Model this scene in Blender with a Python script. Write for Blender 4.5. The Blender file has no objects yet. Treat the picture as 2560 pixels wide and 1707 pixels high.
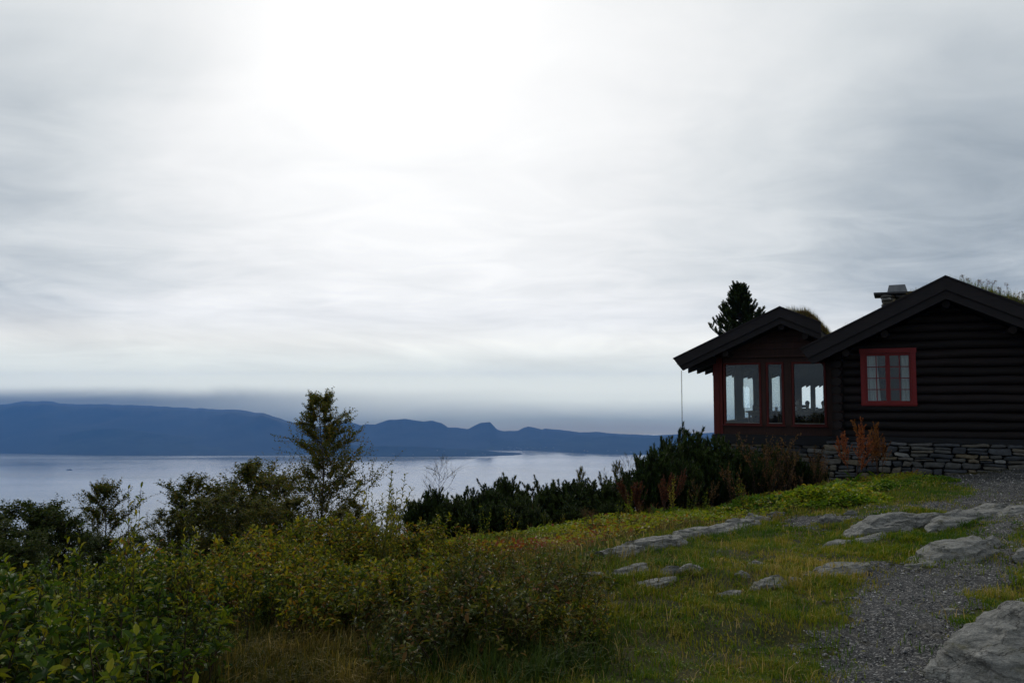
import bpy, math, random
import numpy as np
from mathutils import Vector, Matrix

# ------------------------------------------------------------------ camera, sky, sun, exposure
S = bpy.context.scene
COL = S.collection
F = 1991.0; CX = 1280.0; CY = 853.5; HZ = 987.0          # photograph: 2560 x 1707, 28 mm lens
PITCH = math.atan((HZ - CY) / F); EYE = 1.6
cam = bpy.data.cameras.new('camera'); cam.lens = 28; cam.sensor_width = 36
cam.clip_start = 0.05; cam.clip_end = 60000
camo = bpy.data.objects.new('camera', cam); COL.objects.link(camo)
camo.location = (0, 0, EYE); camo.rotation_euler = (math.pi / 2 + PITCH, 0, 0)
S.camera = camo

SUN_EL, SUN_AZ = 32.0, -8.0
sun = bpy.data.lights.new('sun', 'SUN'); sun.energy = 1.15; sun.angle = math.radians(22); sun.color = (1, .96, .9)
suno = bpy.data.objects.new('sun', sun); COL.objects.link(suno)
_sd = Vector((math.sin(math.radians(SUN_AZ)) * math.cos(math.radians(SUN_EL)),
              math.cos(math.radians(SUN_AZ)) * math.cos(math.radians(SUN_EL)), math.sin(math.radians(SUN_EL))))
suno.rotation_euler = _sd.to_track_quat('Z', 'Y').to_euler()
suno.location = (0, 0, 50)
S.view_settings.view_transform = 'Standard'; S.view_settings.look = 'None'
S.view_settings.exposure = 0.0; S.view_settings.gamma = 1.0
S.render.engine = 'CYCLES'
S.cycles.use_denoising = True
S.cycles.max_bounces = 6; S.cycles.transparent_max_bounces = 12; S.cycles.volume_bounces = 1
S.cycles.sample_clamp_indirect = 6


def ray(px, py):
    x = (px - CX) / F; z = -(py - CY) / F
    return np.array((x, math.cos(PITCH) - z * math.sin(PITCH), math.sin(PITCH) + z * math.cos(PITCH)))


def atY(px, py, Y):
    r = ray(px, py); t = Y / r[1]
    return np.array((r[0] * t, Y, EYE + r[2] * t))


def proj(p):
    p = np.asarray(p, float); z = p[..., 2] - EYE
    yc = p[..., 1] * math.cos(PITCH) + z * math.sin(PITCH); zc = -p[..., 1] * math.sin(PITCH) + z * math.cos(PITCH)
    return CX + F * p[..., 0] / yc, CY - F * zc / yc


class NT:                                     # tiny node-tree helper
    def __init__(s, tree): s.t = tree; s.n = tree.nodes; s.l = tree.links
    def new(s, kind, **kw):
        n = s.n.new(kind)
        for k, v in kw.items(): setattr(n, k, v)
        return n
    def put(s, sock, v):
        if isinstance(v, bpy.types.NodeSocket): s.l.new(v, sock)
        elif v is not None: sock.default_value = v
    def math(s, op, a, b=None, c=None, clamp=False):
        n = s.new('ShaderNodeMath', operation=op, use_clamp=clamp)
        s.put(n.inputs[0], a); s.put(n.inputs[1], b)
        if c is not None: s.put(n.inputs[2], c)
        return n.outputs[0]
    def vmath(s, op, a, b=None, out=0):
        n = s.new('ShaderNodeVectorMath', operation=op); s.put(n.inputs[0], a); s.put(n.inputs[1], b)
        return n.outputs[out]
    def ramp(s, fac, stops, interp='LINEAR'):
        n = s.new('ShaderNodeValToRGB'); s.put(n.inputs[0], fac); e = n.color_ramp.elements
        n.color_ramp.interpolation = interp
        while len(e) < len(stops): e.new(0.5)
        for el, (p, c) in zip(e, stops):
            el.position = p; el.color = tuple(c) + (1,) if len(c) == 3 else c
        return n.outputs[0]
    def mix(s, fac, a, b, blend='MIX'):
        n = s.new('ShaderNodeMix', data_type='RGBA', blend_type=blend)
        s.put(n.inputs[0], fac)
        for i, v in ((6, a), (7, b)):
            if isinstance(v, tuple) and len(v) == 3: v = v + (1,)
            s.put(n.inputs[i], v)
        return n.outputs[2]
    def noise(s, vec, scale, detail=4, rough=.55, dist=0, out=0, dims='3D'):
        n = s.new('ShaderNodeTexNoise', noise_dimensions=dims); s.put(n.inputs['Vector'], vec)
        n.inputs['Scale'].default_value = scale; n.inputs['Detail'].default_value = detail
        n.inputs['Roughness'].default_value = rough; n.inputs['Distortion'].default_value = dist
        return n.outputs[out]
    def mapping(s, vec, scale=(1, 1, 1), rot=(0, 0, 0), loc=(0, 0, 0)):
        n = s.new('ShaderNodeMapping'); s.put(n.inputs[0], vec)
        n.inputs['Scale'].default_value = scale; n.inputs['Rotation'].default_value = rot; n.inputs['Location'].default_value = loc
        return n.outputs[0]
    def rng(s, v, a, b, c=0., d=1., smooth=False):
        n = s.new('ShaderNodeMapRange'); n.clamp = True
        if smooth: n.interpolation_type = 'SMOOTHSTEP'
        s.put(n.inputs[0], v); n.inputs[1].default_value = a; n.inputs[2].default_value = b
        n.inputs[3].default_value = c; n.inputs[4].default_value = d
        return n.outputs[0]


W = bpy.data.worlds.new('World'); S.world = W; W.use_nodes = True
w = NT(W.node_tree); w.n.clear()
wout = w.new('ShaderNodeOutputWorld'); wbg = w.new('ShaderNodeBackground'); wbg.inputs[1].default_value = 0.1
w.l.new(wbg.outputs[0], wout.inputs[0])
sky = w.new('ShaderNodeTexSky', sky_type='NISHITA'); sky.sun_disc = False
sky.sun_elevation = math.radians(SUN_EL); sky.sun_rotation = math.radians(SUN_AZ)
d = w.vmath('NORMALIZE', w.new('ShaderNodeTexCoord').outputs['Generated'])
sp = w.new('ShaderNodeSeparateXYZ'); w.l.new(d, sp.inputs[0])
dx, dy, dz = sp.outputs
zz = w.math('ADD', w.math('MAXIMUM', dz, 0.0), 0.10)
cb = w.new('ShaderNodeCombineXYZ')
w.put(cb.inputs[0], w.math('DIVIDE', dx, zz)); w.put(cb.inputs[1], w.math('DIVIDE', dy, zz)); w.put(cb.inputs[2], 0.3)
flat = cb.outputs[0]


def blob(px, py, k, amp):                      # a lighter or darker part of the cloud deck
    r = ray(px, py); r = r / np.linalg.norm(r)
    dot = w.vmath('DOT_PRODUCT', d, tuple(r), out=1)
    e = w.math('POWER', 2.718, w.math('MULTIPLY', w.math('SUBTRACT', dot, 1.0), k))
    return w.math('MULTIPLY', e, amp)


n1 = w.noise(w.mapping(d, (1, 1, 1.7)), 2.1, 7, .52, .5)
n2 = w.noise(w.mapping(flat, (.8, 1.1, 1), loc=(3, 1, 0)), 2.2, 7, .58, .9)
n3 = w.noise(w.mapping(d, (1.8, 1.8, 9)), 2.2, 7, .56, .7)
lev = w.math('ADD', w.math('MULTIPLY', w.math('SUBTRACT', n1, .5), 0.48), w.math('MULTIPLY', w.math('SUBTRACT', n2, .5), w.rng(dz, .45, .12, .12, .40, True)))
lowm = w.rng(dz, .24, .09, .0, .60, True)
lev = w.math('ADD', lev, w.math('MULTIPLY', w.math('SUBTRACT', n3, .5), lowm))
lev = w.math('ADD', lev, 0.945)
for b in ((985, 50, 62, .20), (1000, 560, 12, .05), (650, 885, 90, .13), (2460, 580, 36, -.43), (-80, 420, 40, -.27), (300, 600, 60, -.08), (1900, 700, 60, -.06),
          (2500, 60, 14, -.10), (0, 30, 30, -.05), (1500, 870, 60, .03)):
    lev = w.math('ADD', lev, blob(*b))
# the deck is thick and dim away from the veiled sun
back = w.rng(dy, 0.55, -0.5, 0, .44, True)
lev = w.math('SUBTRACT', lev, back)
up = w.rng(dz, .5, 1.0, 0, .22, True)
lev = w.math('SUBTRACT', lev, up)
# low stratus lying on the fjord's far side
hz = w.math('ADD', dz, w.math('MULTIPLY', w.math('SUBTRACT', w.noise(w.mapping(d, (1, 1, 5)), 5, 4, .5, .6), .5), .03))
low = w.rng(hz, .022, -.012, 0, 1, True)
lev = w.math('MAXIMUM', lev, .22)
col = w.ramp(w.math('MULTIPLY', lev, .8), [(0, (.10, .13, .16)), (.24, (.26, .31, .36)), (.40, (.47, .52, .56)), (.56, (.72, .755, .77)),
                       (.72, (.91, .92, .92)), (.88, (1.06, 1.06, 1.05))])
# the horizon as it is beyond the haze: pale bank, a dim layer over it, darker on the left where the cloud sits on the mountain
hw_ = w.math('MULTIPLY_ADD', w.math('SUBTRACT', w.noise(w.mapping(d, (1, 1, 4)), 5, 5, .55, .6), .5), .016, dz)
lowc = w.ramp(w.rng(hw_, -.06, .10, 0, 1), [(0, (.36, .33, .24)), (.119, (.37, .345, .26)), (.175, (.43, .45, .37)), (.24, (.74, .755, .63)), (.334, (1.20, 1.205, .99)), (.412, (1.27, 1.265, 1.04)), (.506, (1.26, 1.26, 1.04)), (.60, (1.10, 1.115, .98)), (.66, (1.06, 1.07, .96)), (.773, (1.08, 1.07, .99)), (1, (.94, .95, .95))])
lowc = w.mix(w.math('MULTIPLY', w.math('MINIMUM', blob(60, 985, 15, 1.1), 1.0), w.rng(hw_, .013, -.008, 0, .90, True)), lowc, (.10, .11, .09))
low = w.math('MULTIPLY', w.rng(dz, .115, .062, 0, 1, True), w.rng(dy, 0, .4, 0, 1))
streak = w.math('MULTIPLY_ADD', w.math('SUBTRACT', n3, .5), w.rng(dz, .012, .05, 0, .75), 1.0)
lowc = w.vmath('SCALE', lowc); w.put(w.n[-1].inputs['Scale'], streak)
col = w.mix(low, col, lowc)
col10 = w.vmath('SCALE', col); w.n[-1].inputs['Scale'].default_value = 10.0
bc = w.mix(0.985, sky.outputs[0], col10)
w.l.new(bc, wbg.inputs[0])

# ------------------------------------------------------------------ helpers
R = math.radians
RNG = np.random.default_rng(7)
random.seed(7)


def vn(p, seed=0):                              # value noise, p (N,3) -> 0..1
    p = np.asarray(p, float); i = np.floor(p).astype(np.int64); f = p - i; f = f * f * (3 - 2 * f)
    def h(a, b, c):
        n = (a * 374761393 + b * 668265263 + c * 2147483647 + seed * 974634777) & 0xffffffff
        n = ((n ^ (n >> 13)) * 1274126177) & 0xffffffff
        n = ((n ^ (n >> 16)) * 2246822519) & 0xffffffff
        return ((n ^ (n >> 15)) & 0xffffff) / float(0xffffff)
    o = 0
    for a in (0, 1):
        for b in (0, 1):
            for c in (0, 1):
                o = o + h(i[:, 0] + a, i[:, 1] + b, i[:, 2] + c) * (f[:, 0] if a else 1 - f[:, 0]) * (f[:, 1] if b else 1 - f[:, 1]) * (f[:, 2] if c else 1 - f[:, 2])
    return o


def fbm(p, oct=4, seed=0):
    o = 0; a = .5; t = 0
    p = np.asarray(p, float)
    for k in range(oct):
        o = o + a * vn(p, seed + k); t += a; a *= .5; p = p * 2.03
    return o / t


def fb2(x, y, s, oct=3, seed=0):
    x = np.asarray(x, float); sh = x.shape
    p = np.stack([x.ravel() * s, np.asarray(y, float).ravel() * s, np.full(x.size, .37)], 1)
    return fbm(p, oct, seed).reshape(sh)


def unit(v):
    v = np.asarray(v, float)
    return v / np.maximum(np.linalg.norm(v, axis=-1, keepdims=True), 1e-9)


class MB:
    def __init__(s): s.v = []; s.f = []; s.r = []; s.n = 0
    def add(s, v, f, r=0.5):
        v = np.asarray(v, np.float32).reshape(-1, 3); k = len(v)
        s.v.append(v)
        if isinstance(f, np.ndarray): s.f.append(f.astype(np.int64) + s.n)
        else:
            by = {}
            for q in f: by.setdefault(len(q), []).append(q)
            for q in by.values(): s.f.append(np.asarray(q, np.int64) + s.n)
        r = np.asarray(r, np.float32)
        s.r.append(np.full(k, float(r), np.float32) if r.ndim == 0 else r)
        s.n += k
    def mesh(s, name, mat, smooth=False):
        me = bpy.data.meshes.new(name)
        v = np.concatenate(s.v); tot = np.concatenate([np.full(len(f), f.shape[1], np.int32) for f in s.f])
        idx = np.concatenate([f.ravel() for f in s.f]).astype(np.int32)
        me.vertices.add(len(v)); me.vertices.foreach_set('co', v.ravel())
        me.loops.add(len(idx)); me.loops.foreach_set('vertex_index', idx)
        me.polygons.add(len(tot)); st = np.concatenate([[0], np.cumsum(tot)[:-1]]).astype(np.int32)
        me.polygons.foreach_set('loop_start', st)
        try: me.polygons.foreach_set('loop_total', tot)
        except Exception: pass
        me.polygons.foreach_set('use_smooth', np.full(len(tot), bool(smooth)))
        at = me.attributes.new('rnd', 'FLOAT', 'POINT'); at.data.foreach_set('value', np.concatenate(s.r))
        me.materials.append(mat); me.update(calc_edges=True); me.validate()
        return me
    def build(s, name, mat, parent=None, smooth=False, loc=None, label=None):
        o = bpy.data.objects.new(name, s.mesh(name, mat, smooth)); COL.objects.link(o)
        if parent: o.parent = parent
        if loc is not None: o.location = loc
        if label: o['label'] = label
        return o
    def box(s, x0, x1, y0, y1, z0, z1, r=.5):
        v = [(x, y, z) for z in (z0, z1) for y in (y0, y1) for x in (x0, x1)]
        s.add(v, [(0, 2, 3, 1), (4, 5, 7, 6), (0, 1, 5, 4), (1, 3, 7, 5), (3, 2, 6, 7), (2, 0, 4, 6)], r)
    def prism(s, poly, y0, y1, r=.5):            # polygon in x,z pushed along y
        n = len(poly)
        v = [(x, y0, z) for x, z in poly] + [(x, y1, z) for x, z in poly]
        f = [tuple(range(n)), tuple(range(2 * n - 1, n - 1, -1))] + [(i, i + n, (i + 1) % n + n, (i + 1) % n) for i in range(n)]
        s.add(v, f, r)
    def tube(s, pts, rad, sides=5, r=.5, cap=False):
        pts = np.asarray(pts, float); n = len(pts); rad = np.broadcast_to(np.asarray(rad, float), (n,))
        t = unit(np.gradient(pts, axis=0)); ref = np.array((0, 0, 1.)) if abs(t[0][2]) < .9 else np.array((1., 0, 0))
        a = unit(np.cross(t, ref)); b = np.cross(t, a)
        an = np.linspace(0, 2 * math.pi, sides, endpoint=False)
        v = pts[:, None] + rad[:, None, None] * (np.cos(an)[None, :, None] * a[:, None] + np.sin(an)[None, :, None] * b[:, None])
        i = np.arange(n - 1)[:, None] * sides; j = np.arange(sides)[None]; j2 = (j + 1) % sides
        s.add(v, np.stack([i + j, i + j2, i + sides + j2, i + sides + j], -1).reshape(-1, 4), r)
        if cap:
            s.add(v[0], np.array([list(range(sides))[::-1]]), r); s.add(v[-1], np.array([list(range(sides))]), r)
    def leaves(s, pos, dirn, nrm, ln, wd, rnd, fold=.25, curl=.12, simple=False):
        pos = np.asarray(pos, float); m = len(pos)
        if m == 0: return
        dirn = unit(dirn); side = unit(np.cross(dirn, nrm)); up = np.cross(side, dirn)
        ln = np.broadcast_to(np.asarray(ln, float), (m,))[:, None]; wd = np.broadcast_to(np.asarray(wd, float), (m,))[:, None]
        if simple:
            v = np.stack([pos, pos + dirn * ln * .5 + side * wd * .5 + up * wd * fold, pos + dirn * ln, pos + dirn * ln * .5 - side * wd * .5 + up * wd * fold], 1)
            f = np.array([[0, 1, 2], [0, 2, 3]]); k = 4
        else:
            c = pos + dirn * ln * .5; tip = pos + dirn * ln - up * ln * curl
            v = np.stack([pos, pos + dirn * ln * .28 + side * wd * .42 + up * wd * fold, c + dirn * ln * .16 + side * wd * .42 + up * wd * fold * .8, tip,
                          c + dirn * ln * .16 - side * wd * .42 + up * wd * fold * .8, pos + dirn * ln * .28 - side * wd * .42 + up * wd * fold, c], 1)
            f = np.array([[0, 1, 6], [1, 2, 6], [2, 3, 6], [3, 4, 6], [4, 5, 6], [5, 0, 6]]); k = 7
        fi = (np.arange(m)[:, None, None] * k + f[None]).reshape(-1, 3)
        s.add(v.reshape(-1, 3), fi, np.repeat(np.asarray(rnd, float), k))
    def blades(s, pos, h, wd, az, lean, rnd, curve=.6):
        m = len(pos); pos = np.asarray(pos, float)
        h = np.broadcast_to(h, (m,))[:, None]; wd = np.broadcast_to(wd, (m,))[:, None]; lean = np.broadcast_to(lean, (m,))[:, None]
        o = np.stack([np.cos(az), np.sin(az), np.zeros(m)], 1); sd = np.stack([-np.sin(az), np.cos(az), np.zeros(m)], 1)
        z = np.array((0, 0, 1.))
        p1 = pos + h * .5 * (z * np.cos(lean * .5) + o * np.sin(lean * .5))
        l2 = lean * (1 + curve); p2 = p1 + h * .5 * (z * np.cos(l2) + o * np.sin(l2))
        v = np.stack([pos - sd * wd * .5, pos + sd * wd * .5, p1 + sd * wd * .4, p1 - sd * wd * .4, p2], 1)
        q = np.arange(m)[:, None] * 5
        base = s.n
        s.add(v.reshape(-1, 3), (q + np.array([0, 1, 2, 3])), np.repeat(np.asarray(rnd, float), 5))
        s.f.append(q + np.array([3, 2, 4]) + base)


def empty(name, loc=(0, 0, 0), rz=0., label=None, cat=None, group=None):
    o = bpy.data.objects.new(name, None); COL.objects.link(o); o.location = tuple(loc); o.rotation_euler = (0, 0, rz)
    return tag(o, label, cat, group)


def tag(o, label=None, cat=None, group=None, kind=None):
    if label: o['label'] = label
    if cat: o['category'] = cat
    if group: o['group'] = group
    if kind: o['kind'] = kind
    return o


def copy_tree(o, parent=None):
    c = o.copy(); COL.objects.link(c)
    if parent: c.parent = parent
    for ch in o.children: copy_tree(ch, c)
    return c


# ------------------------------------------------------------------ materials
def material(name, rough=.8, spec=.3):
    m = bpy.data.materials.new(name); m.use_nodes = True
    t = NT(m.node_tree); b = m.node_tree.nodes['Principled BSDF']
    b.inputs['Roughness'].default_value = rough; b.inputs['Specular IOR Level'].default_value = spec
    return m, t, b


def obj_co(t): return t.new('ShaderNodeTexCoord').outputs['Object']
def geo_co(t): return t.new('ShaderNodeNewGeometry').outputs['Position']
def rnd_at(t):
    a = t.new('ShaderNodeAttribute', attribute_name='rnd'); return a.outputs['Fac']


def bump(t, b, h, strength=.4, dist=.02):
    n = t.new('ShaderNodeBump'); n.inputs['Strength'].default_value = strength; n.inputs['Distance'].default_value = dist
    t.put(n.inputs['Height'], h); t.l.new(n.outputs[0], b.inputs['Normal'])


def leaf_mat(name, stops, trans=.35, rough=.5, spec=.14):
    m, t, b = material(name, rough, spec)
    c = t.ramp(rnd_at(t), stops)
    oi = t.new('ShaderNodeObjectInfo')
    hv = t.new('ShaderNodeHueSaturation'); t.put(hv.inputs['Color'], c)
    t.put(hv.inputs['Value'], t.rng(oi.outputs['Random'], 0, 1, .78, 1.2))
    t.put(hv.inputs['Hue'], t.rng(oi.outputs['Random'], 0, 1, .515, .488))
    c = hv.outputs[0]
    t.l.new(c, b.inputs['Base Color'])
    tr = t.new('ShaderNodeBsdfTranslucent'); t.put(tr.inputs[0], t.mix(1, c, (1.3, 1.35, .55), 'MULTIPLY'))
    mx = t.new('ShaderNodeMixShader'); mx.inputs[0].default_value = trans
    t.l.new(b.outputs[0], mx.inputs[1]); t.l.new(tr.outputs[0], mx.inputs[2])
    t.l.new(mx.outputs[0], t.n['Material Output'].inputs[0])
    return m


def plain(name, c1, c2, scale=20, rough=.8, spec=.25, bmp=.3, stretch=(1, 1, 1), use_rnd=False):
    m, t, b = material(name, rough, spec)
    n = t.noise(t.mapping(obj_co(t), stretch), scale, 5, .6, .3)
    c = t.ramp(n, [(.3, c1), (.7, c2)])
    if use_rnd: c = t.mix(1, c, t.ramp(rnd_at(t), [(0, (.55, .55, .55)), (1, (1.4, 1.4, 1.4))]), 'MULTIPLY')
    t.l.new(c, b.inputs['Base Color']); bump(t, b, n, bmp, .01)
    return m


M = {}
M['willow'] = leaf_mat('willow_leaf', [(0, (.010, .026, .006)), (.35, (.034, .066, .009)), (.62, (.085, .120, .010)), (.84, (.19, .19, .014)), (.94, (.22, .15, .018)), (1, (.14, .06, .02))])
M['willow_yellow'] = leaf_mat('yellowing_leaf', [(0, (.018, .034, .006)), (.30, (.060, .082, .009)), (.58, (.14, .15, .011)), (.80, (.26, .21, .014)), (.92, (.22, .11, .016)), (1, (.14, .045, .016))])
M['willow_grey'] = leaf_mat('grey_leaf', [(0, (.024, .036, .010)), (.4, (.052, .066, .014)), (.7, (.105, .105, .018)), (.88, (.14, .085, .020)), (1, (.14, .055, .02))], .25, .55, .12)
M['shoot_leaf'] = leaf_mat('pale_shoot_leaf', [(0, (.07, .08, .016)), (.6, (.12, .12, .02)), (1, (.19, .15, .025))], .45)
M['birch'] = leaf_mat('birch_leaf', [(0, (.030, .044, .008)), (.5, (.062, .076, .010)), (.8, (.12, .105, .012)), (1, (.14, .075, .015))], .35, .6, .07)
M['dark_leaf'] = leaf_mat('dark_tree_leaf', [(0, (.018, .030, .008)), (.6, (.038, .058, .011)), (1, (.08, .08, .014))], .3, .6, .07)
M['needle'] = leaf_mat('pine_needle', [(0, (.011, .022, .006)), (.6, (.026, .044, .010)), (1, (.055, .078, .015))], .15, .6, .1)
M['meadow'] = leaf_mat('meadow_leaf', [(0, (.07, .12, .009)), (.4, (.14, .18, .011)), (.7, (.23, .21, .014)), (.88, (.20, .10, .018)), (1, (.16, .045, .016))])
M['lush'] = leaf_mat('lush_leaf', [(0, (.035, .085, .009)), (.5, (.085, .145, .011)), (.85, (.19, .215, .016)), (1, (.28, .23, .03))], .4)
M['grass'] = leaf_mat('grass_blade', [(0, (.032, .075, .006)), (.35, (.085, .125, .008)), (.65, (.155, .150, .011)), (.9, (.22, .165, .025)), (1, (.32, .24, .08))], .3, .65, .07)
M['dark_grass'] = leaf_mat('dark_grass_blade', [(0, (.020, .040, .006)), (.4, (.045, .070, .008)), (.75, (.11, .10, .016)), (1, (.26, .19, .07))], .25, .6, .07)
M['dry_grass'] = leaf_mat('dry_grass', [(0, (.040, .048, .010)), (.4, (.11, .085, .022)), (.75, (.22, .15, .045)), (1, (.42, .30, .13))], .25, .65, .07)
M['rust'] = leaf_mat('rust_seed', [(0, (.12, .035, .012)), (.5, (.26, .08, .022)), (1, (.36, .15, .04))], .25)
M['dark_rust'] = leaf_mat('dark_rust_seed', [(0, (.035, .012, .008)), (.5, (.075, .025, .012)), (1, (.12, .05, .02))], .2)
M['brown_weed'] = leaf_mat('brown_weed', [(0, (.04, .022, .012)), (.5, (.10, .05, .022)), (1, (.19, .10, .035))], .2)
M['bark'] = plain('bark', (.018, .013, .010), (.05, .036, .026), 30, .9)
M['birch_bark'] = plain('birch_bark', (.03, .022, .018), (.16, .12, .10), 9, .85, stretch=(1, 1, 3))
M['stem'] = plain('stem', (.022, .013, .009), (.05, .028, .018), 30, .8)
M['green_stem'] = plain('green_stem', (.05, .06, .018), (.09, .085, .03), 30, .7)

# ground
m, t, b = material('ground_soil', .95, .15)
gp = geo_co(t)
na = t.noise(gp, 1.1, 5, .6, .4); nb_ = t.noise(gp, 14, 5, .65); nc = t.noise(gp, .35, 3, .5)
c = t.ramp(na, [(.30, (.014, .020, .005)), (.45, (.028, .034, .006)), (.58, (.046, .042, .008)), (.72, (.045, .029, .010))])
c = t.mix(t.rng(nb_, .35, .7), c, t.mix(.6, c, (.018, .015, .009)))
c = t.mix(t.rng(t.noise(gp, 90, 2, .5), .62, .7, 0, .5), c, (.11, .09, .045))
t.l.new(c, b.inputs['Base Color'])
bump(t, b, t.math('ADD', nb_, t.math('MULTIPLY', t.noise(gp, 70, 3, .6), .5)), .8, .03)
M['ground'] = m

m, t, b = material('gravel', .8, .35)
gp = geo_co(t)
vo = t.new('ShaderNodeTexVoronoi'); t.put(vo.inputs['Vector'], gp); vo.inputs['Scale'].default_value = 105
v2 = t.new('ShaderNodeTexVoronoi'); t.put(v2.inputs['Vector'], gp); v2.inputs['Scale'].default_value = 52
sr = t.new('ShaderNodeSeparateColor'); t.l.new(vo.outputs['Color'], sr.inputs[0])
s2 = t.new('ShaderNodeSeparateColor'); t.l.new(v2.outputs['Color'], s2.inputs[0])
c = t.ramp(sr.outputs[0], [(0, (.005, .006, .007)), (.5, (.015, .0165, .0185)), (.80, (.038, .040, .044)), (.94, (.13, .13, .13)), (1, (.36, .35, .33))])
c = t.mix(t.rng(s2.outputs[1], .90, .93), c, (.18, .172, .16))
big = t.noise(gp, .9, 4, .6, .4)
c = t.mix(1, c, t.ramp(big, [(.3, (.55, .55, .56)), (.65, (1.25, 1.25, 1.25))]), 'MULTIPLY')
c = t.mix(t.rng(t.noise(gp, 2.3, 5, .7), .58, .72, 0, .7), c, (.050, .042, .018))
t.l.new(c, b.inputs['Base Color'])
bump(t, b, t.math('ADD', t.math('SUBTRACT', 1.0, vo.outputs['Distance']), t.math('MULTIPLY', v2.outputs['Distance'], -.6)), 1.0, .02)
M['gravel'] = m


def rock_mat(name, c1, c2, c3):
    m, t, b = material(name, .85, .3)
    o = geo_co(t)
    st = t.noise(t.mapping(o, (1.3, 5, 9), rot=(.15, .2, .5)), 3.2, 6, .65, .9)
    n = t.noise(o, 5, 7, .68, .3); fine = t.noise(o, 60, 4, .7)
    c = t.ramp(st, [(.25, c1), (.5, c2), (.75, c3)])
    c = t.mix(t.rng(n, .42, .62, 0, .45), c, (.12, .124, .112))
    c = t.mix(t.rng(t.noise(o, 11, 5, .7, .5), .60, .66, 0, .65), c, (.30, .31, .29))     # pale lichen
    c = t.mix(t.rng(t.noise(t.mapping(o, loc=(7, 3, 1)), 8, 5, .7, .6), .59, .68, 0, .75), c, (.020, .021, .018))  # dark lichen
    c = t.mix(t.rng(fine, .35, .65, .0, .55), c, (.06, .06, .055))
    ck = t.new('ShaderNodeTexVoronoi', feature='DISTANCE_TO_EDGE'); ck.inputs['Scale'].default_value = 1.7
    t.put(ck.inputs['Vector'], t.vmath('ADD', t.mapping(o, (.35, 2.2, 3.0), rot=(.15, .1, .65)), t.vmath('MULTIPLY', t.noise(o, 3, 5, .65, out=1), (.8, .8, .8))))
    crack = t.rng(ck.outputs['Distance'], .0, .022)
    c = t.mix(t.math('MULTIPLY', t.math('SUBTRACT', 1.0, crack), .28), c, (.018, .017, .014))
    nz = t.new('ShaderNodeSeparateXYZ'); t.put(nz.inputs[0], t.new('ShaderNodeNewGeometry').outputs['Normal'])
    moss = t.math('MULTIPLY', t.rng(t.noise(t.mapping(o, loc=(2, 9, 4)), 6, 5, .7, .4), .54, .66), t.rng(nz.outputs[2], .2, .8))
    c = t.mix(t.math('MULTIPLY', moss, .75), c, (.055, .052, .016))
    t.l.new(c, b.inputs['Base Color'])
    h = t.math('ADD', t.math('MULTIPLY', crack, .45), t.math('MULTIPLY', st, 1.1))
    h = t.math('ADD', h, t.math('ADD', t.math('MULTIPLY', n, .7), t.math('MULTIPLY', fine, .18)))
    bump(t, b, h, .9, .05)
    return m


M['rock'] = rock_mat('gneiss', (.11, .111, .104), (.23, .228, .212), (.36, .352, .325))
M['pale_rock'] = rock_mat('pale_stone', (.24, .24, .235), (.36, .36, .35), (.44, .44, .42))

m, t, b = material('wall_stone', .88, .25)
o = obj_co(t)
c = t.ramp(rnd_at(t), [(0, (.025, .028, .033)), (.3, (.055, .060, .068)), (.55, (.095, .093, .086)), (.75, (.13, .108, .072)), (.9, (.08, .084, .092)), (1, (.20, .20, .19))])
n = t.noise(t.mapping(o, (1, 1, 2.5)), 9, 6, .68, .4)
c = t.mix(1, c, t.ramp(n, [(.3, (.55, .55, .55)), (.7, (1.35, 1.35, 1.35))]), 'MULTIPLY')
t.l.new(c, b.inputs['Base Color']); bump(t, b, n, .7, .03)
M['stone'] = m
M['mortar'] = plain('mortar', (.010, .010, .010), (.022, .021, .020), 25, .95)


def wood(name, c1, c2, sc=(2, 30, 30), rough=.75):
    m, t, b = material(name, rough, .25)
    n = t.noise(t.mapping(obj_co(t), sc), 1.5, 6, .65, .5)
    n2_ = t.noise(obj_co(t), 3, 4, .6)
    c = t.mix(t.rng(n2_, .4, .7, 0, .5), t.ramp(n, [(.3, c1), (.7, c2)]), c1)
    c = t.mix(1, c, t.ramp(rnd_at(t), [(0, (.7, .7, .7)), (1, (1.35, 1.3, 1.3))]), 'MULTIPLY')
    t.l.new(c, b.inputs['Base Color']); bump(t, b, n, .5, .012)
    return m


M['log'] = wood('tarred_log', (.0045, .0032, .0034), (.014, .009, .009))
M['board'] = wood('tarred_board', (.007, .006, .007), (.020, .016, .018))
M['brownwood'] = wood('brown_stained_wood', (.020, .010, .008), (.050, .022, .017), (30, 30, 2))
M['redwood'] = wood('red_brown_wood', (.055, .008, .007), (.105, .016, .012), (30, 30, 2))
M['red'] = wood('red_paint', (.12, .008, .009), (.175, .013, .013), (12, 12, 12), .55)
M['black'] = wood('black_beam', (.006, .007, .009), (.016, .017, .020))
M['interior'] = wood('interior_wood', (.06, .045, .032), (.12, .09, .062))
M['greyedge'] = wood('weathered_sill', (.10, .095, .09), (.20, .19, .18))
M['slate'] = plain('slate', (.02, .02, .022), (.05, .05, .054), 12)
M['capstone'] = plain('cap_metal', (.13, .14, .15), (.22, .23, .24), 8, .6)
M['turf'] = plain('turf', (.020, .018, .008), (.055, .045, .016), 14, .95, bmp=.8)
M['metal'] = plain('dark_metal', (.02, .02, .022), (.04, .04, .042), 30, .45)
M['white'] = plain('white_paint', (.55, .56, .57), (.68, .68, .68), 4, .5)
M['faded'] = plain('faded_house_paint', (.16, .16, .16), (.26, .26, .25), .2, .7)
M['navy'] = plain('navy_paint', (.02, .03, .05), (.03, .04, .07), 4, .5)
M['curtain'] = plain('curtain', (.36, .37, .36), (.46, .47, .46), 30, .9)
M['skin'] = plain('skin', (.30, .18, .13), (.36, .22, .16), 20, .6)
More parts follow.
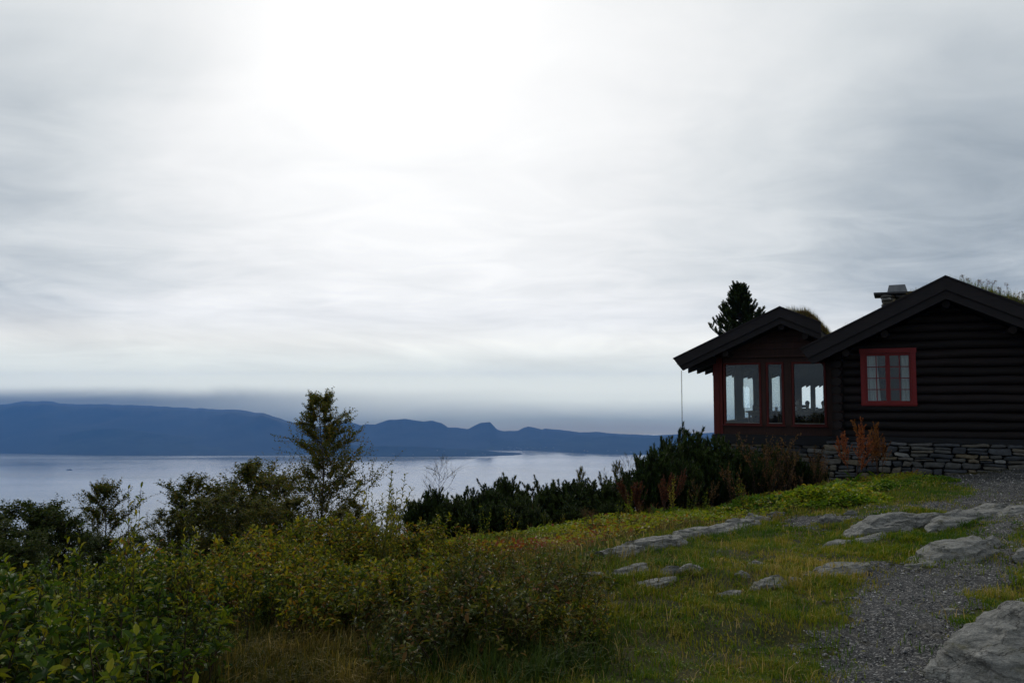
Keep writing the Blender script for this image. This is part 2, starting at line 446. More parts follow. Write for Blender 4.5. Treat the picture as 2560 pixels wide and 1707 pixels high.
M['jacket'] = plain('dark_jacket', (.012, .013, .018), (.022, .024, .032), 40, .9)
M['hair_dark'] = plain('dark_hair', (.012, .009, .008), (.03, .022, .018), 60, .6)
M['hair_grey'] = plain('grey_hair', (.25, .25, .25), (.4, .4, .4), 60, .6)
M['cup'] = plain('glazed_cup', (.4, .4, .38), (.5, .5, .48), 10, .3)
M['candle'] = plain('brown_glass', (.06, .035, .02), (.1, .05, .03), 10, .3)

m = bpy.data.materials.new('window_glass'); m.use_nodes = True; t = NT(m.node_tree); t.n.clear()
out = t.new('ShaderNodeOutputMaterial'); tp = t.new('ShaderNodeBsdfTransparent'); tp.inputs[0].default_value = (.92, .96, .97, 1)
gl = t.new('ShaderNodeBsdfGlossy'); gl.inputs['Roughness'].default_value = .02; gl.inputs[0].default_value = (.9, .97, 1, 1)
ge = t.new('ShaderNodeNewGeometry'); cosi = t.math('ABSOLUTE', t.vmath('DOT_PRODUCT', ge.outputs['Incoming'], ge.outputs['Normal'], out=1))
mx = t.new('ShaderNodeMixShader'); t.put(mx.inputs[0], t.math('MULTIPLY_ADD', t.math('POWER', t.math('SUBTRACT', 1.0, cosi), 5.0), .55, .028))
t.l.new(tp.outputs[0], mx.inputs[1]); t.l.new(gl.outputs[0], mx.inputs[2]); t.l.new(mx.outputs[0], out.inputs[0])
M['glass'] = m

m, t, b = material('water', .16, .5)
b.inputs['Base Color'].default_value = (.19, .185, .15, 1); b.inputs['IOR'].default_value = 1.75  # paler than real water: part of the silver sky sheen is in the colour
gp = geo_co(t)
wn = t.math('ADD', t.noise(t.mapping(gp, (1, 1.6, 1)), .05, 4, .6), t.math('MULTIPLY', t.noise(gp, .006, 3, .5), 1.5))
rr = t.noise(t.mapping(gp, (.45, 1.6, 1), rot=(0, 0, .25)), .0011, 5, .55, .8)
t.put(b.inputs['Roughness'], t.rng(rr, .38, .62, .08, .20))
bump(t, b, wn, .06, 2.0)
M['water'] = m
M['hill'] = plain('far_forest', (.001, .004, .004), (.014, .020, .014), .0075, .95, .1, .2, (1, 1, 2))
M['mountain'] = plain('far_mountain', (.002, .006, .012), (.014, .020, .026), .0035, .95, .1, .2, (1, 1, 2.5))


# ------------------------------------------------------------------ terrain
def softplus(x, k): return np.where(x / k > 30, x, k * np.log1p(np.exp(np.minimum(x / k, 30))))


def dist_edge(x, y): return (x + 3) * -.643 + (y - 5.5) * .767


WATER_Z = -402.0


def ground(x, y, fine=True):
    x = np.asarray(x, float); y = np.asarray(y, float)
    dd = dist_edge(x, y); rr = np.hypot(x, y)
    z = -.155 * (softplus(dd, .8)) - .33 * softplus(dd - 9, 2.5)
    z = z - .10 * softplus(-(x + 2.2), .8) * np.clip((6.5 - y) / 3, 0, 1)
    z = z - .35 * np.maximum(rr - 110, 0)
    z = z + .015 * np.clip(x - 4, 0, 8)
    if fine:
        a = np.clip(rr / 6, .3, 1)
        z = z + (fb2(x, y, .6, 3, 3) - .5) * .30 * a + (fb2(x, y, 2.2, 3, 9) - .5) * .11 + (fb2(x, y, 6, 2, 19) - .5) * .03
    return np.maximum(z, WATER_Z - 1.5)


def gpt(px, py):                                # where a photo pixel's sight line meets the ground
    r = ray(px, py)
    ts = np.linspace(2, 60, 4000); pz = EYE + r[2] * ts
    hit = np.nonzero(pz <= ground(r[0] * ts, r[1] * ts))[0]
    tt = ts[hit[0]] if len(hit) else 60
    return np.array((r[0] * tt, r[1] * tt, float(ground(r[0] * tt, r[1] * tt))))


def gz(x, y): return float(ground(np.array([x]), np.array([y]))[0])


ang = np.concatenate([np.linspace(-180, -42, 70, endpoint=False), np.linspace(-42, 42, 420, endpoint=False), np.linspace(42, 180, 70, endpoint=False)])
rad = np.concatenate([np.linspace(.4, 3, 14, endpoint=False), 3 * (1.011 ** np.arange(0, 300)), np.geomspace(3 * 1.011 ** 300, 1500, 90)[1:]])
a_, r_ = np.meshgrid(np.radians(ang), rad)
gx, gy = np.sin(a_) * r_, np.cos(a_) * r_
gzv = ground(gx, gy)
nr, na_ = gx.shape
gb = MB()
i, j = np.meshgrid(np.arange(nr - 1), np.arange(na_), indexing='ij'); j2 = (j + 1) % na_
gb.add(np.stack([gx, gy, gzv], -1).reshape(-1, 3), np.stack([i * na_ + j, (i + 1) * na_ + j, (i + 1) * na_ + j2, i * na_ + j2], -1).reshape(-1, 4))
gb.add([(0, 0, gz(0, 0))] + [tuple(q) for q in np.stack([gx[0], gy[0], gzv[0]], -1)], [(0, k + 1, (k + 1) % na_ + 1) for k in range(na_)])
tag(gb.build('ground', M['ground'], smooth=True), 'grassy hilltop ground that falls away to the fjord', 'ground', kind='structure')


def inpoly(x, y, poly):
    c = np.zeros(x.shape, bool); n = len(poly)
    for k in range(n):
        x1, y1 = poly[k][:2]; x2, y2 = poly[(k + 1) % n][:2]
        cond = ((y1 > y) != (y2 > y)) & (x < (x2 - x1) * (y - y1) / (y2 - y1 + 1e-12) + x1)
        c ^= cond
    return c


near_path = [gpt(*p) for p in ((2000, 1705), (2075, 1600), (2130, 1530), (2180, 1480), (2190, 1430), (2130, 1408), (2300, 1425), (2440, 1400), (2470, 1345), (2470, 1310), (2400, 1290), (2560, 1285), (2600, 1420), (2480, 1480), (2410, 1560))]
near_path = near_path + [np.array((2.6, 3.2, 0)), np.array((2.2, 1.0, 0)), np.array((.9, 1.0, 0)), np.array((1.3, 3.2, 0))]
near_path = [near_path[k] for k in (0, 1, 2, 3, 4, 5, 6, 7, 8, 9, 10, 11, 12, 13, 14, 15, 16, 17, 18)]
yard = [gpt(*p) for p in ((2290, 1196), (2420, 1225), (2400, 1245), (2270, 1262), (2100, 1290), (1960, 1292), (1950, 1312), (2060, 1328), (2200, 1290), (2330, 1275), (2450, 1300), (2600, 1310))]
yard += [np.array((14, 9, 0)), np.array((16, 15.5, 0)), np.array((11.6, 17.85, 0))]
CELL = .035
xs = np.arange(.5, 16, CELL); ys = np.arange(.8, 19.6, CELL)
X, Y = np.meshgrid(xs, ys)
jx = X + (fb2(X, Y, 1.6, 3, 21) - .5) * .45 + (fb2(X, Y, 6, 4, 22) - .5) * .6
jy = Y + (fb2(X, Y, 1.6, 3, 23) - .5) * .45 + (fb2(X, Y, 6, 4, 24) - .5) * .6
PATH = inpoly(jx, jy, near_path) | inpoly(jx, jy, yard)


def blur(a, r):
    a = a.astype(float)
    for ax in (0, 1):
        k = np.cumsum(np.pad(a, [(r + 1, r) if q == ax else (0, 0) for q in (0, 1)], mode='edge'), axis=ax)
        a = (np.take(k, range(2 * r + 1, k.shape[ax]), ax) - np.take(k, range(0, k.shape[ax] - 2 * r - 1), ax)) / (2 * r + 1)
    return a
SOFT = blur(blur(PATH, 7), 6)


def path_soft(x, y):
    ix = np.clip(np.round((x - xs[0]) / CELL).astype(int), 0, len(xs) - 1); iy = np.clip(np.round((y - ys[0]) / CELL).astype(int), 0, len(ys) - 1)
    return SOFT[iy, ix]


def on_path(x, y):
    ix = np.round((x - xs[0]) / CELL).astype(int); iy = np.round((y - ys[0]) / CELL).astype(int)
    ok = (ix >= 0) & (ix < len(xs)) & (iy >= 0) & (iy < len(ys))
    o = np.zeros(np.shape(x), bool)
    o[ok] = PATH[iy[ok], ix[ok]]
    return o


pm = MB()
vx = X + (RNG.random(X.shape) - .5) * CELL * .8; vy = Y + (RNG.random(X.shape) - .5) * CELL * .8
vz = ground(vx, vy) + .004 + (RNG.random(X.shape) - .3) * .006
cell = PATH[:-1, :-1]
ii, jj = np.nonzero(cell); nc_ = len(xs)
q = np.stack([ii * nc_ + jj, ii * nc_ + jj + 1, (ii + 1) * nc_ + jj + 1, (ii + 1) * nc_ + jj], 1)
used, inv = np.unique(q.ravel(), return_inverse=True)
pm.add(np.stack([vx, vy, vz], -1).reshape(-1, 3)[used], inv.reshape(-1, 4))
tag(pm.build('gravel_path', M['gravel'], smooth=True), 'grey gravel path and yard leading to the cabin', 'path', kind='structure')

# loose stones on the path
N = 60000
px_ = RNG.uniform(.5, 13, N); py_ = 3.2 + (RNG.random(N) ** 1.6) * 15
k = RNG.random(N) < np.clip(path_soft(px_, py_) * 1.1, .012, 1)
px_, py_ = px_[k], py_[k]; N = len(px_)
sz = (.003 + .008 * RNG.random(N) ** 4) * (1 + py_ / 14)
oc = np.array([(1, 0, 0), (-1, 0, 0), (0, 1, 0), (0, -1, 0), (0, 0, 1), (0, 0, -1)], float)
of = np.array([(0, 2, 4), (2, 1, 4), (1, 3, 4), (3, 0, 4), (2, 0, 5), (1, 2, 5), (3, 1, 5), (0, 3, 5)])
vv = oc[None] * (sz[:, None, None] * RNG.uniform(.6, 1.4, (N, 6, 1))) * np.array((1, 1, .7))
th = RNG.uniform(0, 6.28, N); ct, st_ = np.cos(th)[:, None], np.sin(th)[:, None]
vv = np.stack([vv[..., 0] * ct - vv[..., 1] * st_, vv[..., 0] * st_ + vv[..., 1] * ct, vv[..., 2]], -1)
vv += np.stack([px_, py_, ground(px_, py_) + .012], -1)[:, None]
peb = MB(); peb.add(vv.reshape(-1, 3), (np.arange(N)[:, None, None] * 6 + of).reshape(-1, 3), np.repeat(RNG.random(N), 6))
m, t, b = material('pebble', .7, .35)
t.l.new(t.ramp(rnd_at(t), [(0, (.03, .031, .034)), (.5, (.08, .082, .088)), (.85, (.17, .165, .155)), (1, (.48, .47, .45))]), b.inputs['Base Color'])
tag(peb.build('loose_gravel', m), 'loose grey stones lying on the gravel path', 'gravel', kind='stuff')

# water
wm = MB()
wx = np.linspace(-15000, 15000, 31); wy = np.linspace(300, 8200, 31)
gxx, gyy = np.meshgrid(wx, wy)
i, j = np.meshgrid(np.arange(30), np.arange(30), indexing='ij')
wm.add(np.stack([gxx, gyy, np.full(gxx.shape, WATER_Z)], -1).reshape(-1, 3), np.stack([i * 31 + j, i * 31 + j + 1, (i + 1) * 31 + j + 1, (i + 1) * 31 + j], -1).reshape(-1, 4))
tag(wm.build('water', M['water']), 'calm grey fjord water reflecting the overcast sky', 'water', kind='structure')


# far shores
def ridge(name, tops, feet, Ycrest, back, mat, label, cat, seed, rough=.12, step=6, crag=6.0, foot_pow=1.25, shoulder=None):
    tx = [p[0] for p in tops]; ty = [p[1] for p in tops]; fx = [p[0] for p in feet]; fy = [p[1] for p in feet]
    P = np.arange(tx[0], tx[-1] + 1, step, float)
    top = np.interp(P, tx, ty); top = top + (fbm(np.stack([P / 22, P * 0, P * 0 + seed], 1), 4, seed) - .5) * crag
    foot = np.interp(P, fx, fy)
    T = np.concatenate([np.linspace(0, 1, 26), np.linspace(1.1, 2, 8)])
    V = np.zeros((len(T), len(P), 3))
    for k, p in enumerate(P):
        Yf = (EYE - WATER_Z) / ((foot[k] - HZ) / F); Yc = Ycrest(p) if callable(Ycrest) else Ycrest
        zc = atY(p, top[k], Yc)[2]
        yy = np.where(T <= 1, Yf + (Yc - Yf) * T, Yc + (T - 1) * back)
        x_over = ray(p, HZ)[0] / ray(p, HZ)[1]
        V[:, k, 0] = x_over * yy; V[:, k, 1] = yy
        prof = np.where(T <= 1, T ** foot_pow, 1 - (T - 1) ** 1.5)
        V[:, k, 2] = (WATER_Z - 6) + (zc - WATER_Z + 6) * prof
        if shoulder:                            # steep front up to a shoulder, then a plateau running far back
            Ys, dpx = shoulder; Ys = min(Ys, Yf + .6 * (Yc - Yf)); zs = atY(p, min(top[k] + dpx, foot[k] - 2), Ys)[2]; u_ = np.clip((T - .6) / .4, 0, 1)
            yy = np.where(T <= .6, Yf + (Ys - Yf) * T / .6, np.where(T <= 1, Ys + (Yc - Ys) * u_, yy)); V[:, k, 0] = x_over * yy; V[:, k, 1] = yy
            V[:, k, 2] = np.where(T <= .6, (WATER_Z - 6) + (zs - WATER_Z + 6) * np.minimum(T / .6, 1) ** 1.15, np.where(T <= 1, zs + (zc - zs) * u_, V[:, k, 2]))
    n = fbm(V.reshape(-1, 3) / 420., 5, seed).reshape(V.shape[:2]) - .5
    g = np.abs(fbm(V.reshape(-1, 3) * np.array((1, .25, 0)) / 380. + 9, 4, seed + 5).reshape(V.shape[:2]) - .5)
    env = np.clip(np.minimum(T * 4, np.abs(1 - T) * 4), 0, 1)[:, None]
    if shoulder: env = env * np.clip((.72 - T) / .12, 0.04, 1)[:, None]
    hgt = V[:, :, 2] - WATER_Z
    V[:, :, 2] += env * (n * rough - g * rough * 1.2) * np.maximum(hgt, 0)
    mb = MB(); nt, npx = V.shape[:2]
    i, j = np.meshgrid(np.arange(nt - 1), np.arange(npx - 1), indexing='ij')
    mb.add(V.reshape(-1, 3), np.stack([i * npx + j, i * npx + j + 1, (i + 1) * npx + j + 1, (i + 1) * npx + j], -1).reshape(-1, 4))
    return tag(mb.build(name, mat, smooth=True), label, cat, kind='structure')


ridge('mountain', [(-900, 1012), (-400, 1012), (-150, 1010), (0, 1012), (60, 1003), (110, 1003), (180, 1009), (300, 1012), (420, 1016), (520, 1022), (600, 1025), (660, 1033), (700, 1046), (740, 1057), (790, 1064), (850, 1085), (900, 1108), (940, 1128)],
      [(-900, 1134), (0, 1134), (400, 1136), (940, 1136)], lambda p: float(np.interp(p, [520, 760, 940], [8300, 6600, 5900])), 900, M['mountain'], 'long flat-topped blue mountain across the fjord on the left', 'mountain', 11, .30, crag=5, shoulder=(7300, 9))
ridge('hill', [(-900, 1100), (-300, 1112), (0, 1120), (60, 1112), (143, 1090), (234, 1072), (292, 1070), (366, 1079), (457, 1089), (580, 1096), (695, 1102), (800, 1108), (880, 1114), (960, 1124), (1010, 1137)],
      [(-900, 1128), (-200, 1128), (0, 1134), (60, 1137), (300, 1139), (700, 1141), (1010, 1141)], 6100, 900, M['hill'], 'low dark wooded hill on the far shore below the mountain', 'hill', 12, .25, crag=4)
ridge('peninsula', [(820, 1116), (869, 1113), (1000, 1115), (1100, 1119), (1183, 1123), (1250, 1130), (1297, 1134), (1324, 1138.4)],
      [(820, 1142), (1000, 1142), (1100, 1141.5), (1200, 1141), (1297, 1140.2), (1324, 1139)], 5480, 260, M['hill'], 'low dark peninsula running out into the fjord', 'peninsula', 13, .15, step=4, crag=3)
ridge('mountain_range', [(700, 1075), (780, 1068), (840, 1060), (857, 1056), (876, 1054), (890, 1058), (903, 1063), (918, 1059), (938, 1061), (955, 1055), (972, 1049), (1014, 1047), (1040, 1050), (1060, 1053), (1079, 1051), (1106, 1057), (1119, 1067), (1150, 1070), (1171, 1072), (1188, 1063), (1202, 1056), (1225, 1055), (1233, 1063), (1242, 1073), (1259, 1077), (1294, 1077), (1307, 1070), (1320, 1066), (1336, 1068), (1355, 1074), (1361, 1071), (1392, 1073), (1450, 1080), (1490, 1079), (1527, 1083), (1630, 1088), (1800, 1080), (2200, 1085), (3000, 1090)],
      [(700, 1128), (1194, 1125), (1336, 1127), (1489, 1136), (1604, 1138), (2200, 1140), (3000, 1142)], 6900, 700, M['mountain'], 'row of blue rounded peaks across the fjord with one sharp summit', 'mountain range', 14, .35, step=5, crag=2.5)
ridge('foothills', [(1080, 1117), (1180, 1108), (1240, 1098), (1300, 1102), (1350, 1096), (1400, 1098), (1440, 1088), (1480, 1094), (1530, 1088), (1600, 1094), (1700, 1090), (2400, 1095)],
      [(1080, 1124), (1194, 1125.5), (1336, 1127.5), (1489, 1136.5), (1604, 1138.5), (2400, 1140)], 6250, 400, M['hill'], 'dark foothills in front of the right blue mountains', 'foothills', 15, .35, step=5, crag=4)

# ------------------------------------------------------------------ cabin and annex (local frame: x along the front, y into the depth)
AH = R(26)
HC = atY(2113, 1102, 19.5); HO = (HC[0], HC[1], 0.0)


def hw(u, v, z=0): return np.array((HO[0] + u * math.cos(AH) + v * math.sin(AH), HO[1] - u * math.sin(AH) + v * math.cos(AH), z))


def logs(mb, top, u0, u1, zb, holes, O, ds, dd, h=.21, seed=0):
    rg = np.random.default_rng(seed)
    prof = [(.0, .13), (.012, .03), (.03, .008), (.06, -.02), (.105, -.028), (.15, -.02), (.18, .008), (.198, .03), (.21, .13)]
    z = zb
    while True:
        zt = z + h
        us = np.linspace(u0, u1, 400); ok = top(us) >= z + .06
        if not ok.any(): break
        a, b2 = us[ok][0], us[ok][-1]
        segs = [(a, b2)]
        for (ha, hb, za, zb2) in holes:
            if za - .03 < z + h / 2 < zb2 + .03:
                nseg = []
                for (p, q_) in segs:
                    if hb <= p or ha >= q_: nseg.append((p, q_)); continue
                    if ha > p: nseg.append((p, ha))
                    if hb < q_: nseg.append((hb, q_))
                segs = nseg
        ph = rg.random(4) * 6; shade = rg.random()
        for (p, q_) in segs:
            if q_ - p < .02: continue
            n = max(2, int((q_ - p) / .2)); uu = np.linspace(p, q_, n + 1)
            V = []
            for u in uu:
                wob = .012 * math.sin(u * 1.3 + ph[0]) + .006 * math.sin(u * 4 + ph[1]); wd = .008 * math.sin(u * 1.9 + ph[2])
                cap = float(top(np.array([u]))[0])
                for (dz_, dp) in prof:
                    zz_ = min(z + dz_ * h / .21 + wob * (1 if .01 < dz_ < .2 else .6), cap)
                    V.append(O + ds * u + dd * (dp + wd) + np.array((0, 0, zz_)))
            m_ = len(prof); i, j = np.meshgrid(np.arange(n), np.arange(m_), indexing='ij'); j2 = (j + 1) % m_
            mb.add(V, np.stack([i * m_ + j, (i + 1) * m_ + j, (i + 1) * m_ + j2, i * m_ + j2], -1).reshape(-1, 4), shade)
            e = n * m_
            mb.add([V[k] for k in range(m_)] + V[e:e + m_], [tuple(range(m_)), tuple(range(2 * m_ - 1, m_ - 1, -1))], shade)
        z = zt


def stones(mb, u0, u1, z0, z1, vfun, seed, left_batter=0.):
    rg = np.random.default_rng(seed)
    g = np.linspace(-1, 1, 6); pts = []
    A_, B_ = np.meshgrid(g, g)
    faces = []
    V0 = []
    for ax in range(3):
        for sgn in (-1, 1):
            P3 = np.zeros((6, 6, 3)); P3[..., ax] = sgn; P3[..., (ax + 1) % 3] = A_ * (1 if sgn > 0 else -1); P3[..., (ax + 2) % 3] = B_
            base = len(V0) * 36; V0.append(P3.reshape(-1, 3))
            i, j = np.meshgrid(np.arange(5), np.arange(5), indexing='ij')
            faces.append((np.stack([i * 6 + j, i * 6 + j + 1, (i + 1) * 6 + j + 1, (i + 1) * 6 + j], -1).reshape(-1, 4)) + base)
    V0 = np.concatenate(V0); Fq = np.concatenate(faces)
    V0 = V0 / (np.sum(np.abs(V0) ** 7, 1, keepdims=True) ** (1 / 7))
    z = z1; row = 0
    while z > z0:
        h = rg.uniform(.085, .185) if row else .075
        u = u0 + rg.uniform(-.05, 0) - left_batter * (z1 - z)
        while u < u1:
            wdt = rg.uniform(.15, .50) if row else rg.uniform(.28, .6)
            hh = h * rg.uniform(.86, 1.0); parts = [(z - hh, z - .008)]
            if row and rg.random() < .3: mid = z - hh * rg.uniform(.4, .6); parts = [(mid, z - .008), (z - hh, mid - .01)]
            for za, zb2 in parts:
                c = np.array((u + wdt / 2, vfun + rg.uniform(.07, .10), (za + zb2) / 2))
                V = V0 * np.array((wdt / 2 - .008, .12 + rg.uniform(-.02, .02), (zb2 - za) / 2))
                sh = rg.uniform(-.5, .5); V[:, 0] += V[:, 2] * sh; V[:, 2] *= 1 + rg.uniform(-.35, .35) * V[:, 0] / wdt
                V[:, 2] += V[:, 0] * rg.uniform(-.08, .08)
                V = V + (np.stack([vn(V * 9 + c * 13, s_) for s_ in (1, 2, 3)], 1) - .5) * np.array((.05, .05, .035))
                mb.add(V + c, Fq, min(max(rg.normal(.48, .26), 0), 1))
            u += wdt + rg.uniform(.004, .018)
        z -= h + .004; row += 1


cabin = empty('log_cabin', HO, -AH, 'dark tarred log cabin with turf roof, stone chimney and small red window', 'cabin')
RU, RZ, SL = 2.23, 4.26, .5
CW = 4.75                                                   # wall length
LEN = 8.0
ctop = lambda u: RZ - SL * np.abs(u - RU) - .52
wl = MB()
Z0 = .56
logs(wl, ctop, 0, CW, Z0, [(.45, 1.53, 1.40, 2.63)], np.array((0., 0, 0)), np.array((1., 0, 0)), np.array((0, 1., 0)), seed=1)
side = lambda u: np.full(np.shape(u), RZ - SL * RU - .55)
logs(wl, side, 0.14, LEN, Z0 + .1, [], np.array((0., 0, 0)), np.array((0, 1., 0)), np.array((1., 0, 0)), seed=2)
logs(wl, side, 0.14, LEN, Z0 + .1, [], np.array((CW, 0, 0)), np.array((0, 1., 0)), np.array((-1., 0, 0)), seed=3)
logs(wl, ctop, 0.14, CW - .14, Z0, [], np.array((0, LEN, 0)), np.array((1., 0, 0)), np.array((0, -1., 0)), seed=4)
wl.build('wall', M['log'], cabin, smooth=True)
ln_ = MB(); ZT = RZ - SL * RU - .56
ln_.box(.14, .50, .132, .150, .50, ZT); ln_.box(1.48, CW - .14, .132, .150, .50, ZT); ln_.box(.501, 1.479, .132, .150, .50, 1.40); ln_.box(.501, 1.479, .132, .150, 2.62, ZT)
ln_.prism([(.14, ZT + .001), (CW - .14, ZT + .001), (RU, RZ - .62)], .132, .150)
ln_.box(.14, CW - .14, LEN - .16, LEN - .14, .50, ZT); ln_.box(.132, .150, .151, LEN - .161, .50, ZT); ln_.box(CW - .15, CW - .132, .151, LEN - .161, .50, ZT); ln_.box(.151, CW - .151, .151, LEN - .161, ZT - .03, ZT)
ln_.build('lining', M['brownwood'], cabin)
bm_ = MB(); bm_.box(-.05, CW + .05, -.02, .16, .485, .60); bm_.box(-.05, .12, .165, LEN, .485, .60); bm_.box(CW - .1, CW + .05, .165, LEN, .485, .60)
bm_.build('sill_beam', M['black'], cabin)
fl = MB(); fl.box(.13, CW - .13, .17, LEN - .1, .50, .55); fl.build('floor_deck', M['interior'], cabin)
# crossing log ends at the corner
ce = MB(); z = Z0; rg = np.random.default_rng(5)
while z < 2.62:
    rad_ = .098 + rg.uniform(-.008, .008); cu = -.13 + rg.uniform(-.012, .012)
    ce.tube([(cu, -.22 + rg.uniform(-.03, .03), z + .105), (cu, .30, z + .105)], rad_, 10, rg.random(), True)
    ce.box(-.28 + rg.uniform(-.02, .02), .02, .03, .13, z + .02, z + .19, rg.random())
    z += .21
ce.build('corner_logs', M['log'], cabin, smooth=False)
# roof
rf = MB()
yv0, yv1 = -.78, LEN + .6
EL, ER = -.86, 2 * RU + .86 + .3
def slope_poly(ua, ub, t0, t1): return [(ua, RZ - SL * abs(ua - RU) - t0), (ub, RZ - SL * abs(ub - RU) - t0), (ub, RZ - SL * abs(ub - RU) - t1), (ua, RZ - SL * abs(ua - RU) - t1)]
rf.prism(slope_poly(EL + .26, RU, .20, .42), yv0 + .06, yv1); rf.prism(slope_poly(RU, ER, .20, .46), yv0 + .06, yv1)
roof = rf.build('roof', M['board'], cabin)
tf = MB()
def turf_slab(mb, ua, ub, rz, ru, sl, y0, y1, up, seed, nU=26, nV=70, dropU=None):
    U = np.linspace(ua, ub, nU); V = np.linspace(y0, y1, nV); uu, vv_ = np.meshgrid(U, V)
    e = np.clip(np.minimum.reduce([(uu - U.min()) * 1.6 + .1, (U.max() - uu) * 3, (vv_ - y0) * 4 + .25]), 0, 1)
    hh = up * (.25 + 1.2 * fb2(uu, vv_, 2.2, 4, seed)) * e
    zz_ = rz - sl * np.abs(uu - ru) - .19 + hh
    i, j = np.meshgrid(np.arange(nV - 1), np.arange(nU - 1), indexing='ij')
    mb.add(np.stack([uu, vv_, zz_], -1).reshape(-1, 3), np.stack([i * nU + j, i * nU + j + 1, (i + 1) * nU + j + 1, (i + 1) * nU + j], -1).reshape(-1, 4))
turf_slab(tf, EL + .03, RU, RZ, RU, SL, yv0 + .08, yv1, .24, 1); turf_slab(tf, RU, ER - .03, RZ, RU, SL, yv0 + .08, yv1, .30, 2)
tf.build('turf', M['turf'], roof, smooth=True)
bb = MB()
for (ua, ub) in ((EL - .03, RU), (RU, ER + .03)):
    s_ = 1 if ub == RU else -1
    def bpoly(a, bq, t0, t1):
        z_ = lambda u: RZ - SL * abs(u - RU)
        if s_ > 0: return [(a, z_(a) - t0), (bq, z_(bq) - t0), (bq, z_(bq) - t1), (a + .5 * (t1 - t0) , z_(a) + .5 * SL * (t1 - t0) - t1)]
        return [(a, z_(a) - t0), (bq, z_(bq) - t0), (bq - .5 * (t1 - t0), z_(bq) + .5 * SL * (t1 - t0) - t1), (a, z_(a) - t1)]
    bb.prism(bpoly(ua, ub, 0, .30), yv0 - .045, yv0, .55)
    if s_ > 0: bb.prism(bpoly(ua + .13, ub, .26, .50), yv0 + .002, yv0 + .05, .3)
    else: bb.prism(bpoly(ua, ub - .13, .26, .50), yv0 + .002, yv0 + .05, .3)
    if s_ > 0: bb.prism(bpoly(ua - .01, ub, -.025, .012), yv0 - .075, yv0 - .047, .8)
    else: bb.prism(bpoly(ua, ub + .01, -.025, .012), yv0 - .075, yv0 - .047, .8)
bb.build('barge_board', M['board'], roof)
for u in (.1, .95, RU, 3.5, 4.4):
    zc = RZ - SL * abs(u - RU) - .60; pu = MB()
    pu.tube([(u, -.60, zc), (u, .2, zc)], .085, 12, .6, True); pu.build('purlin', M['log'], roof)
# chimney
ch = MB(); rg = np.random.default_rng(9)
ch.box(.92, 1.52, 3.0, 3.55, 3.2, 4.33); chm = ch.build('chimney', M['mortar'], roof)
cs = MB(); stones(cs, .88, 1.52, 3.3, 4.33, 2.93, 31)
cs2 = MB(); stones(cs2, 0, .6, 3.3, 4.33, 0, 32)
for vv_, ff, r0 in zip(cs2.v, cs2.f, cs2.r):
    w2 = vv_.copy(); w2[:, 0] = .86 + vv_[:, 1]; w2[:, 1] = 3.55 - vv_[:, 0]
    pass
for src in (cs2,):
    V = np.concatenate(src.v); V2 = np.stack([.88 + V[:, 1], 3.55 - V[:, 0], V[:, 2]], 1); cs.add(V2, np.concatenate(src.f), np.concatenate(src.r))
cs.build('stack_stones', M['stone'], chm, smooth=True)
cp = MB(); cp.prism([(.66, 4.345), (1.72, 4.335), (1.72, 4.38), (.66, 4.395)], 2.75, 3.8); cp.build('slate_slab', M['slate'], chm)
cp = MB(); tp_ = [(.99, 4.40), (1.50, 4.40), (1.44, 4.61), (1.04, 4.61)]; cp.prism(tp_, 3.02, 3.5); cp.build('chimney_cap', M['capstone'], chm)
# cabin window
wn_ = MB()
wn_.box(.39, .50, -.075, .05, 1.34, 2.69, .5); wn_.box(1.48, 1.59, -.075, .05, 1.34, 2.69, .5)
wn_.box(.37, 1.61, -.09, .05, 2.60, 2.71, .5); wn_.box(.50, 1.48, -.073, .05, 1.34, 1.41, .5); wn_.box(.38, 1.60, -.10, -.077, 1.375, 1.40, .7)
win = wn_.build('window', M['red'], cabin)
sa = MB()
for (a, b2) in ((.502, .972), (.998, 1.478)):
    sa.box(a, a + .035, -.04, .0, 1.412, 2.598); sa.box(b2 - .035, b2, -.04, .0, 1.412, 2.598)
    sa.box(a + .036, b2 - .036, -.04, .0, 1.412, 1.46); sa.box(a + .036, b2 - .036, -.04, .0, 2.54, 2.598)
    mid = (a + b2) / 2; sa.box(mid - .011, mid + .011, -.032, -.005, 1.461, 2.539)
    for k_ in (1, 2, 3):
        zz_ = 1.46 + (2.54 - 1.46) * k_ / 4; sa.box(a + .036, mid - .012, -.031, -.006, zz_ - .010, zz_ + .010); sa.box(mid + .012, b2 - .036, -.031, -.006, zz_ - .010, zz_ + .010)
sa.box(.973, .997, -.05, .0, 1.412, 2.598)
sa.build('sash', M['red'], win)
gp_ = MB(); gp_.box(.53, .95, .001, .006, 1.45, 2.55); gp_.box(1.02, 1.45, .001, .006, 1.45, 2.55); gp_.build('pane', M['glass'], win)
def curtain(a, b2, z0, z1, y, taper, parent):
    mb = MB(); n = 40; U = np.linspace(0, 1, n); V = np.linspace(0, 1, 10)
    P3 = np.array([[(a + (b2 - a) * u * (1 - taper * (1 - abs(v - .15))), y + .022 * math.sin(u * 34 + v) + .01 * math.sin(u * 13), z1 + (z0 - z1) * v) for u in U] for v in V])
    i, j = np.meshgrid(np.arange(9), np.arange(n - 1), indexing='ij')
    mb.add(P3.reshape(-1, 3), np.stack([i * n + j, i * n + j + 1, (i + 1) * n + j + 1, (i + 1) * n + j], -1).reshape(-1, 4))
    o = mb.build('curtain', M['curtain'], parent, smooth=True); return o
curtain(.50, .83, 1.42, 2.60, .09, .22, win)
curtain(1.49, 1.26, 1.42, 2.60, .09, .10, win)
